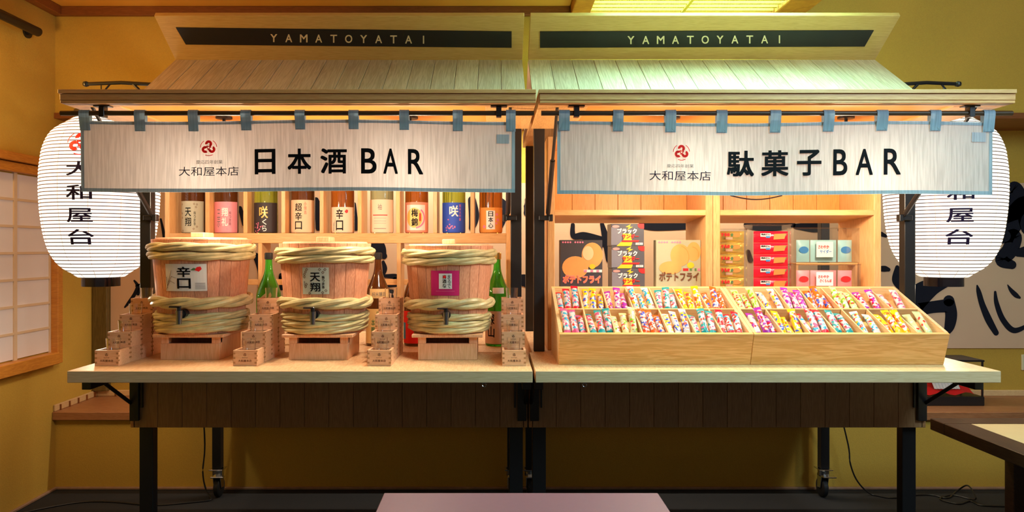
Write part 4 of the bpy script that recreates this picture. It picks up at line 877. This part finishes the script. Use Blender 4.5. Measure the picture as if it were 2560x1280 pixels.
def tray(x0, x1, label):
    r = thing('candy_tray', label, 'tray', ((x0+x1)/2, 2.8, CT), 'divided candy trays')
    x0, x1 = x0+0.0006, x1-0.0006
    # front board leans forward a little at the top
    fb = 2.668
    MB().hexa([(x0, fb, CT), (x1, fb, CT), (x1, fb+TM, CT), (x0, fb+TM, CT)], [(x0, A.x, A.y), (x1, A.x, A.y), (x1, A.x+TM, A.y+0.005), (x0, A.x+TM, A.y+0.005)]).build('front_board', W_TRAYF, r, bevel=0.0015)
    MB().hexa([(x0, 2.988, CT), (x1, 2.988, CT), (x1, 3.0, CT), (x0, 3.0, CT)], [(x0, 2.988, B.y-0.005), (x1, 2.988, B.y-0.005), (x1, 3.0, B.y), (x0, 3.0, B.y)]).build('rear_board', W_TRAY, r)
    for xa in (x0, x1-TM):
        a = [(xa, fb+TM, CT), (xa, A.x+TM, A.y+0.005), (xa, 2.988, B.y-0.005), (xa, 2.988, CT)]
        MB().hexa(a, [(p[0]+TM, p[1], p[2]) for p in a]).build('side_board', W_TRAYZ, r)
    tbox(MB(), x0+TM, x1-TM, TM, TL-TM, -FLOOR-0.006, -FLOOR).build('tray_floor', W_TRAY, r)
    vm = TL*0.5
    tbox(MB(), x0+TM, x1-TM, vm-0.004, vm+0.004, -FLOOR, -0.0005).build('cross_divider', W_TRAY, r)
    cw = (x1-x0-2*TM)/7
    for i in range(1, 7):
        xc = x0+TM+i*cw
        for a, b in ((TM, vm-0.0045), (vm+0.0045, TL-TM)): tbox(MB(), xc-0.0025, xc+0.0025, a, b, -FLOOR, -0.0005).build('divider', W_TRAYZ, r)
    return [(x0+TM+i*cw, x0+TM+(i+1)*cw) for i in range(7)]
cells = tray(TX[0], TX[1], 'pale wooden divided candy tray next to the black centre posts')+tray(TX[1], TX[2], 'pale wooden divided candy tray next to the lantern')
# snack sticks
def stick_mesh():
    mb = MB(); n = 12; secs = [(-0.068, 0.0142, 0.0008), (-0.057, 0.0140, 0.0012), (-0.050, 0.0132, 0.008), (-0.041, 0.0125, 0.0122), (0.0, 0.0125, 0.0125), (0.041, 0.0125, 0.0122), (0.050, 0.0132, 0.008), (0.057, 0.0140, 0.0012), (0.068, 0.0142, 0.0008)]
    vs = []
    for z, a, b in secs: vs += [(a*math.cos(2*PI*i/n), b*math.sin(2*PI*i/n), z) for i in range(n)]
    fs = [(j*n+i, j*n+(i+1) % n, (j+1)*n+(i+1) % n, (j+1)*n+i) for j in range(len(secs)-1) for i in range(n)]+[tuple(range(n-1, -1, -1)), tuple(range((len(secs)-1)*n, len(secs)*n))]
    return MB().add(vs, fs)
SK = {}
WH = (0.62, 0.58, 0.60); RD = (0.72, 0.008, 0.03); YL = (0.86, 0.52, 0.005); PU = (0.32, 0.02, 0.40); CY = (0.02, 0.36, 0.58); OR = (0.85, 0.12, 0.008); GR = (0.22, 0.48, 0.02); CR = (0.62, 0.60, 0.30); PK = (0.80, 0.10, 0.26); TE = (0.01, 0.30, 0.33); BL = (0.03, 0.09, 0.55)
FL = {'red and pink': (WH, PK, CY, RD), 'yellow and red': (YL, WH, BL, YL), 'purple': (WH, PU, PK, PU), 'white and cyan': (WH, CY, YL, WH), 'white and teal': (WH, TE, PK, TE), 'golden yellow': (YL, WH, OR, YL), 'orange': (OR, WH, BL, OR),
      'white and pink': (WH, PK, CY, PK), 'cream and green': (CR, GR, WH, CR), 'orange and blue': (WH, OR, BL, OR), 'white starred': (WH, YL, BL, WH), 'teal and pink': (WH, PK, TE, TE), 'crimson': (WH, RD, CY, RD), 'silver white': (WH, (0.6, 0.58, 0.62), PK, WH), 'violet and red': (WH, PU, RD, PU), 'pale green': (CR, (0.55, 0.66, 0.35), (0.62, 0.7, 0.42), (0.45, 0.6, 0.3))}
back = [('red and pink', 3), ('yellow and red', 3), ('purple', 3), ('white and cyan', 3), ('white and teal', 3), ('golden yellow', 3), ('orange', 3), ('cream and green', 3), ('white starred', 2), ('purple', 3), ('orange', 3), ('cream and green', 3), ('violet and red', 2), ('silver white', 2)]
front = [('white and pink', 3), ('teal and pink', 3), ('cream and green', 3), ('orange and blue', 3), ('white starred', 3), ('white and teal', 3), ('crimson', 3), ('violet and red', 3), ('yellow and red', 3), ('red and pink', 3), ('white and teal', 2), ('white and cyan', 2), ('golden yellow', 3), ('pale green', 2)]
NUM = ['first', 'second', 'third', 'fourth', 'fifth', 'sixth', 'seventh', 'eighth', 'ninth', 'tenth', 'eleventh', 'twelfth', 'thirteenth', 'fourteenth']
rs = random.Random(11)
for row, lst in (('back', back), ('front', front)):
    v0, v1 = (TM+0.002, TL*0.5-0.006) if row == 'front' else (TL*0.5+0.006, TL-TM-0.002)
    for ci, (fl, n) in enumerate(lst):
        x0, x1 = cells[ci]; x0 += 0.004; x1 -= 0.004
        if fl not in SK: SK[fl] = stick_mesh().mesh('snack_stick', wrapper('wrapper_'+fl.replace(' ', '_'), *FL[fl]), True)
        grp = f'{fl} sticks, {row} row, {NUM[ci]} compartment'
        cl_ = rs.uniform(-0.06, 0.10); order = list(range(n)); rs.shuffle(order)
        for k in range(n):
            o = bpy.data.objects.new('snack_stick', SK[fl]); COL.objects.link(o)
            wd = (x1-x0); xc = x0+wd*(k+0.5)/n+rs.uniform(-.001, .001)-0.004*math.copysign(1, cl_)
            up = 0.06+0.13*order[k]+rs.uniform(0, 0.06); lean = cl_+rs.uniform(-0.035, 0.035)
            # axis: along the slope, tipped up against the divider behind
            c = Vector((TU.x*math.cos(up)-TU.y*math.sin(up), TU.x*math.sin(up)+TU.y*math.cos(up)))
            axis = Vector((math.sin(lean), c.x*math.cos(lean), c.y*math.cos(lean)))
            lo = A+TU*(v0+0.014+rs.uniform(0, 0.01))+TN*(-FLOOR+0.018+rs.uniform(0, 0.010))
            ctr = Vector((xc, lo.x, lo.y))+axis*0.068
            X = Vector((1, 0, 0)); X = (X-axis*X.dot(axis)).normalized(); Y = axis.cross(X)
            M = Matrix((X, Y, axis)).transposed().to_4x4() @ Matrix.Rotation(rs.uniform(-0.25, 0.25), 4, 'Z'); M.translation = ctr
            o.matrix_world = M
            tag(o, f'{fl} wrapped snack stick in {row} row, {NUM[ci]} compartment from the centre posts', 'snack', grp)

# ------------------------------------------------------------------ boxed and bagged sweets on the racks
SHZ = 1.10; DP = 3.12
def carton(px0, px1, py_top, depth, label, mat, prints, z0=None, h=None, D=DP, group=None):
    x0, x1 = PX(px0, D), PX(px1, D); z0 = SHZ+0.0005 if z0 is None else z0; z1 = PZ(py_top, D) if h is None else z0+h
    r = thing('snack_box', label, 'snack box', ((x0+x1)/2, D, z0), group)
    MB().box(x0, x1, D, D+depth, z0, z1).build('carton', mat, r, bevel=0.0015)
    W_, H_ = x1-x0, z1-z0
    for name, mb, m, layer in prints: mb.map(lambda x, y, z: (x0+x*W_, D-0.0006-0.0010*layer+y, z0+z*H_)).build(name, m, r)
    return r
M_BOXK = plain('charcoal_carton', (0.06, 0.055, 0.065), 0.4); M_BOXG = plain('sage_carton', (0.42, 0.43, 0.29), 0.5); M_BOXD = plain('dark_grey_carton', (0.10, 0.10, 0.12), 0.3)
def chip(cx, cz, rx, rz): return MB().disc(cx, cz, rx, 0, 24, rz)
def heading():
    m = MB()
    for i in range(9):
        if i != 4: m.disc(0.07+i*0.058, 0.955, 0.022, 0, 10, 0.018)
    return m
carton(1400, 1506, 600, 0.05, 'charcoal potato snack box with orange chip and pink lettering', M_BOXK, [
    ('chip_picture', chip(0.76, 0.70, 0.25, 0.25), M_CHIP, 0), ('chip_picture', chip(0.36, 0.46, 0.31, 0.22), M_CHIP, 0.5), ('chip_shine', chip(0.66, 0.74, 0.13, 0.14), plain('chip_light', (0.88, 0.58, 0.32), 0.6), 1),
    ('heading_dots', heading(), M_PINKP, 1), ('flavour_seal', chip(0.76, 0.475, 0.07, 0.05), M_YELLOWP, 1), ('flavour_strip', MB().rect(0.56, 0.99, 0.36, 0.415), M_WHITEP, 1), ('strip_blocks', MB().rect(0.57, 0.63, 0.365, 0.41).rect(0.72, 0.78, 0.365, 0.41).rect(0.86, 0.92, 0.365, 0.41), M_PINKP, 2),
    ('title_glow', MB().text('ポテトフライ', 0.06, 0.96, 0.14, 0.31, 0, 0.075), M_PINKP, 1), ('title', MB().text('ポテトフライ', 0.07, 0.95, 0.15, 0.30, 0, 0.02), M_ORANGEP, 2)])
carton(1640, 1752, 600, 0.05, 'sage green potato snack box with orange chips and dark lettering', M_BOXG, [
    ('chip_picture', chip(0.84, 0.77, 0.16, 0.19), M_CHIP, 0), ('chip_picture', chip(0.54, 0.70, 0.22, 0.22), M_CHIP, 0.4), ('chip_picture', chip(0.32, 0.45, 0.25, 0.13), M_CHIP, 0.7),
    ('chip_shadow', MB().ring(0.50, 0.66, 0.225, 0.235, 0, -0.6, 1.3).ring(0.80, 0.72, 0.14, 0.15, 0, -0.4, 1.5), M_ORANGEP, 1),
    ('heading_dots', heading(), M_PINKP, 1), ('flavour_seal', chip(0.77, 0.50, 0.08, 0.06), M_YELLOWP, 1), ('red_block', MB().rect(0.60, 0.72, 0.39, 0.44), M_REDP, 1), ('strip_blocks', MB().rect(0.75, 0.80, 0.39, 0.44).rect(0.86, 0.90, 0.39, 0.44), M_GREENP, 1), ('strip_block', MB().rect(0.93, 0.98, 0.39, 0.44), M_PINKP, 1),
    ('title', MB().text('ポテトフライ', 0.07, 0.95, 0.19, 0.37, 0, 0.03), M_BROWNP, 2)])
bh = 0.0935
for k, w_ in enumerate(('bottom', 'middle', 'topmost')):
    carton(1530+k*-1.0, 1612+k*-1.0, 0, 0.11, f'dark grey chocolate bar box with yellow bolt, {w_} of its stack', M_BOXD, [
        ('sheen_streak', MB().flat([(0.0, 0.05), (0.30, 0.05), (0.36, 0.75), (0.0, 0.85)]), plain('painted_sheen', (0.22, 0.22, 0.27), 0.3), 0),  # highlight on the carton front painted as a grey patch
        ('bolt', MB().flat([(0.16, 0.0), (0.60, 0.0), (0.64, 0.14), (0.60, 0.56), (0.34, 0.56), (0.38, 0.30)]), M_YELLOWP, 1), ('bolt_tip', MB().flat([(0.48, 0.72), (0.66, 0.86), (0.56, 0.87), (0.60, 0.99), (0.44, 0.86), (0.54, 0.84)]), M_YELLOWP, 1),
        ('red_corner', MB().flat([(0.80, 1.0), (0.82, 0.86), (0.90, 0.78), (1.0, 0.78), (1.0, 1.0)]), M_REDP, 1), ('red_oval', chip(0.14, 0.88, 0.11, 0.06), plain('faded_red', (0.75, 0.30, 0.28), 0.5), 1),
        ('title', MB().text('ブラック', 0.18, 0.78, 0.55, 0.80, 0, 0.04), M_WHITEP, 2), ('subtitle', MB().text('サンダー', 0.32, 0.84, 0.33, 0.54, 0, 0.04), M_REDP, 2), ('red_band', MB().flat([(0.30, 0.18), (0.82, 0.18), (0.86, 0.26), (0.34, 0.26)]), M_REDP, 2), ('count_tag', MB().rect(0.74, 0.96, 0.05, 0.15), M_WHITEP, 2), ('count', MB().text('20本入', 0.76, 0.94, 0.065, 0.135), M_BLACKP, 3)],
        z0=SHZ+0.0005+k*(bh+0.0004), h=bh, D=3.115, group='stacked chocolate boxes')
def container(px0, px1, py0, py1, D, dep, label):
    x0, x1, z0, z1 = PX(px0, D), PX(px1, D), max(SHZ+0.0005, PZ(py1, D)), PZ(py0, D)
    r = thing('clear_container', label, 'container', ((x0+x1)/2, D, z0)); t = 0.0012
    m = MB().box(x0, x1, D, D+t, z0, z1).box(x0, x0+t, D+t, D+dep, z0, z1).box(x1-t, x1, D+t, D+dep, z0, z1).box(x0, x1, D+dep-t, D+dep, z0, z1).box(x0+t, x1-t, D+t, D+dep-t, z0, z0+t)
    m.build('shell', M_PLASTIC, r)
    MB().tube([(x0-0.002, D-0.002, z1), (x1+0.002, D-0.002, z1), (x1+0.002, D+dep+0.002, z1), (x0-0.002, D+dep+0.002, z1)], 0.003, 6, True).build('rim', M_PLASTIC, r, smooth=True)
    return r
container(1792, 1868, 572, 740, 3.09, 0.10, 'clear plastic container of gold snack packs')
container(1881, 1978, 562, 740, 3.09, 0.10, 'clear plastic container of red snack packs')
container(1984, 2150, 570, 657, 3.17, 0.07, 'clear plastic tub of pale blue sachets set above the pink one')
container(1984, 2152, 661, 740, 3.09, 0.07, 'clear plastic tub of pink sachets at the front')
rz_ = PZ(657, 3.17)-0.0005
rs_ = thing('display_riser', 'pale wooden riser block lifting the blue sachet tub behind the pink one', 'riser', (PX(2067, 3.2), 3.2, SHZ))
MB().box(PX(1990, 3.17), PX(2144, 3.17), 3.168, 3.245, rz_-0.01, rz_).build('riser_top', W_STALL_X, rs_, bevel=0.001)
for a_ in (1990, 2138): MB().box(PX(a_, 3.17), PX(a_, 3.17)+0.010, 3.168, 3.245, SHZ+0.0005, rz_-0.01).build('riser_side', W_STALL_Z, rs_, bevel=0.001)
M_GOLDF = plain('gold_foil', (0.80, 0.60, 0.14), 0.22, 0.55, var=0.2, scale=60, bump=0.6); M_REDF = plain('red_foil', (0.85, 0.006, 0.035), 0.25, var=0.12, scale=50, bump=0.4)
M_BLUES = plain('pale_blue_sachet', (0.42, 0.74, 0.74), 0.4, var=0.1, scale=60); M_PINKS = plain('pale_pink_sachet', (0.86, 0.34, 0.36), 0.4, var=0.1, scale=60)
def pillow(name, x0, x1, z0, z1, D, th, mat, label, cat, group, prints):
    r = thing(name, label, cat, ((x0+x1)/2, D, z0), group)
    nx, nz = 10, 6; vs = []
    for sgn in (-1, 1):
        for j in range(nz+1):
            for i in range(nx+1):
                u, v = i/nx, j/nz; b = (max(0, math.sin(PI*u))*max(0, math.sin(PI*v)))**0.45
                vs.append((x0+(x1-x0)*u, D+th/2+sgn*th/2*b, z0+(z1-z0)*v))
    n = (nx+1)*(nz+1); fs = []
    for j in range(nz):
        for i in range(nx):
            a = j*(nx+1)+i; fs += [(a, a+1, a+nx+2, a+nx+1), (n+a+1, n+a, n+a+nx+1, n+a+nx+2)]
    MB().add(vs, fs).build('pack_body', mat, r, smooth=True)
    for nm, mb, m in prints: mb.map(lambda x, y, z: (x0+(x1-x0)*x, D-0.0009+y, z0+(z1-z0)*z)).build(nm, m, r)
    return r
for k in range(5):
    zt = PZ(578+k*29.5, 3.10); zb = max(SHZ+0.003, PZ(578+(k+1)*29.5, 3.10)+0.001)
    if zt-zb < 0.01: continue
    pillow('snack_pack', PX(1797, 3.10), PX(1863, 3.10), zb, zt, 3.10, 0.03, M_GOLDF, f'gold foil snack pack, {NUM[k]} from the top of its container', 'snack pack', 'gold snack packs', [
        ('red_script', MB().text('するめ', 0.08, 0.42, 0.55, 0.86, 0, 0.06), M_REDP), ('food_picture', MB().disc(0.66, 0.68, 0.17, 0, 16, 0.2), M_ORANGEP), ('leaf_picture', MB().disc(0.50, 0.68, 0.05, -0.0006, 12, 0.14), M_GREENP), ('tan_badge', MB().rect(0.26, 0.52, 0.28, 0.48), plain('tan_badge', (0.6, 0.36, 0.24), 0.5))])
    pillow('snack_pack', PX(1887, 3.10), PX(1973, 3.10), zb, zt, 3.10, 0.03, M_REDF, f'red foil snack pack, {NUM[k]} from the top of its container', 'snack pack', 'red snack packs', [
        ('white_panel', MB().rect(0.16, 0.46, 0.52, 0.82), M_WHITEP), ('name', MB().text('焼肉さん', 0.18, 0.44, 0.64, 0.80, -0.0006, 0.02), M_BLACKP), ('blue_tag', MB().rect(0.32, 0.44, 0.42, 0.58, -0.0006), M_BLUEP), ('meat_picture', MB().flat([(0.54, 0.28), (0.86, 0.34), (0.90, 0.80), (0.56, 0.76)]), M_ORANGEP), ('pepper_picture', MB().flat([(0.86, 0.56), (0.91, 0.78), (0.94, 0.84), (0.90, 0.58)], -0.0006), M_GREENP)])
for (py0, py1, mat, mk, nm, col, D) in ((600, 652, M_BLUES, M_BLUEP, 'pale blue', 'blue', 3.185), (676, 730, M_PINKS, M_REDP, 'pale pink', 'pink', 3.105)):
    xs = [(1993, 2026), (2028, 2093), (2097, 2132)]
    z0_, z1_ = max(PZ(py1, D), SHZ+0.0045) if col == 'pink' else PZ(655, D), PZ(py0, D)
    for k, (a, b) in enumerate(xs):
        where = ('next to the red packs', 'with white price card', 'next to the rack side')[k]
        pillow('candy_sachet', PX(a, D), PX(b, D), z0_, z1_, D, 0.02, mat, f'{nm} soda candy sachet {where} in {col} tub', 'candy sachet', f'{nm} sachets', [('oval_mark', MB().disc(0.5, 0.55, 0.36 if k != 1 else 0.2, 0, 16, 0.16), mk)])
    cx0, cx1, cz0, cz1 = PX(2041, D-0.0166), PX(2083, D-0.0166), z0_+(z1_-z0_)*0.22, z0_+(z1_-z0_)*0.92
    pc = thing('price_card', f'small white card stuck on the front of the {col} sachet tub', 'card', ((cx0+cx1)/2, D-0.02, cz0))
    MB().box(cx0, cx1, D-0.0166, D-0.0151, cz0, cz1).build('card_sheet', M_WHITEP, pc)
    w_, h2 = cx1-cx0, cz1-cz0
    MB().text('さわやか', cx0+w_*0.1, cx1-w_*0.25, cz0+h2*0.55, cz0+h2*0.78, D-0.0172, 0.02).build('card_text', M_REDP, pc); MB().text('サイダー' if col == 'blue' else 'さくらんぼ', cx0+w_*0.2, cx1-w_*0.1, cz0+h2*0.25, cz0+h2*0.48, D-0.0172, 0.02).build('card_text', mk, pc)

# ------------------------------------------------------------------ display case on the ledge
cD = 4.05; cs = thing('display_case', 'small black-framed glass display case with red cloth on the ledge', 'display case', (PX(2370, cD), cD, LEDGE_Z))
cx0, cx1, cz1 = PX(2255, cD), PX(2462, cD), PZ(905, cD)
MB().box(cx0, cx1, cD, cD+0.2, LEDGE_Z, LEDGE_Z+0.05).build('base', M_BLACK, cs, bevel=0.003)
for a in (cx0+0.005, cx1-0.013):
    for b in (cD+0.003, cD+0.189): MB().box(a, a+0.008, b, b+0.008, LEDGE_Z+0.05, cz1).build('frame_post', M_BLACK, cs)
MB().box(cx0, cx1, cD, cD+0.2, cz1, cz1+0.010).build('lid', M_BLACK, cs, bevel=0.002)
MB().box(cx0+0.014, cx1-0.014, cD+0.004, cD+0.006, LEDGE_Z+0.05, cz1).build('pane', M_PLASTIC, cs)
ck = thing('folded_cloth', 'red cloth with white pleated paper inside the black display case', 'cloth', ((cx0+cx1)/2, cD+0.1, LEDGE_Z+0.051))
g = MB(); n = 14
for j in range(n+1):
    for i in range(n+1):
        u, v = i/n, j/n; g.v.append((cx0+0.03+(cx1-cx0-0.06)*u, cD+0.03+0.14*v, LEDGE_Z+0.052+0.05*v+0.018*math.sin(9*u+3*v)**2))
g.f = [(j*(n+1)+i, j*(n+1)+i+1, (j+1)*(n+1)+i+1, (j+1)*(n+1)+i) for j in range(n) for i in range(n)]
g.build('red_cloth', M_REDP, ck, smooth=True)
g = MB()
for k in range(8):
    x = (cx0+cx1)/2-0.02+k*0.018; g.add([(x, cD+0.05, LEDGE_Z+0.085), (x+0.009, cD+0.04, LEDGE_Z+0.085), (x+0.009, cD+0.10, LEDGE_Z+0.165), (x, cD+0.11, LEDGE_Z+0.165), (x+0.018, cD+0.05, LEDGE_Z+0.085), (x+0.018, cD+0.11, LEDGE_Z+0.165)], [(0, 1, 2, 3), (1, 4, 5, 2)])
g.build('pleated_paper', M_WHITEP, ck)

# ------------------------------------------------------------------ tables, cords
tD = 3.2; tz = PZ(1045, tD); tx = PX(2325, tD)
tb = thing('low_table', 'dark brown low table with cream inset top at the wall side', 'table', (tx+0.5, tD-0.7, 0))
MB().box(tx, tx+1.1, tD-0.10, tD, tz-0.05, tz).build('top_frame', W_DARK, tb, bevel=0.003)
MB().box(tx, tx+0.11, tD-1.4, tD-0.1005, tz-0.05, tz).build('top_frame', W_DARK, tb, bevel=0.003)
MB().box(tx+1.0, tx+1.1, tD-1.4, tD-0.1005, tz-0.05, tz).build('top_frame', W_DARK, tb, bevel=0.003)
MB().box(tx+0.1105, tx+0.9995, tD-1.4, tD-0.1005, tz-0.03, tz-0.002).build('inset_top', plain('cream_laminate', (0.72, 0.58, 0.32), 0.35), tb)
for a in (tx+0.28, tx+1.0):
    for b in (tD-0.12, tD-1.3): MB().box(a, a+0.06, b, b+0.06, 0, tz-0.05).build('leg', W_DARK, tb, bevel=0.003)
MB().box(tx+0.28, tx+1.06, tD-0.14, tD-0.04, 0, 0.03).build('foot_rail', M_BLACK, tb, bevel=0.003)
pD = 1.75; pz_ = PZ(1232, pD); p0, p1 = PX(960, pD), PX(1645, pD)
pt = thing('pink_table', 'small table with plain mauve pink top before the stalls', 'table', ((p0+p1)/2, pD-0.3, 0))
MB().box(p0, p1, pD-0.6, pD, pz_-0.025, pz_).build('table_top', plain('mauve_laminate', (0.19, 0.07, 0.105), 0.5, var=0.05, scale=60), pt, bevel=0.002)
for a in (p0+0.04, p1-0.08):
    for b in (pD-0.08, pD-0.56): MB().box(a, a+0.04, b, b+0.04, 0, pz_-0.025).build('leg', M_BLACK, pt, bevel=0.002)
def cord(pts, label, r=0.004):
    q = []
    for i in range(len(pts)-1):
        for k in range(6):
            t = k/6.0; a, b, c, d = (Vector(pts[max(0, i-1)]), Vector(pts[i]), Vector(pts[i+1]), Vector(pts[min(len(pts)-1, i+2)]))
            q.append(0.5*(2*b+(c-a)*t+(2*a-5*b+4*c-d)*t*t+(3*b-a-3*c+d)*t**3))
    q.append(Vector(pts[-1])); tag(MB().tube([(p.x, p.y, max(p.z, r+0.0005)) for p in q], r, 6).build('power_cord', M_CORD, None, smooth=True), label, 'cord')
def fl(px, py): D = H*F/(py-VY); return (PX(px, D), D, 0.005)
cord([(-1.47, 3.72, 0.57), P(512, 1110, 3.78), P(507, 1180, 3.78), P(515, 1225, 3.78), fl(527, 1252), fl(480, 1258), fl(380, 1265), fl(280, 1257), fl(200, 1258), fl(100, 1275), fl(40, 1290)], 'black power cord running along the floor from the sake stall')
cord([(1.72, 3.74, 0.57), P(2120, 1110, 3.8), P(2126, 1160, 3.8), P(2145, 1205, 3.82), fl(2180, 1239), fl(2230, 1247), fl(2290, 1240), fl(2330, 1240), fl(2370, 1247), fl(2395, 1228), (PX(2420, 3.8), 3.8, 0.06), (PX(2440, 3.7), 3.7, 0.03), fl(2425, 1250), fl(2380, 1240), fl(2350, 1250), fl(2395, 1262), fl(2425, 1255), fl(2450, 1265), fl(2500, 1268), fl(2560, 1268)], 'black power cord looped on the floor by the low table')
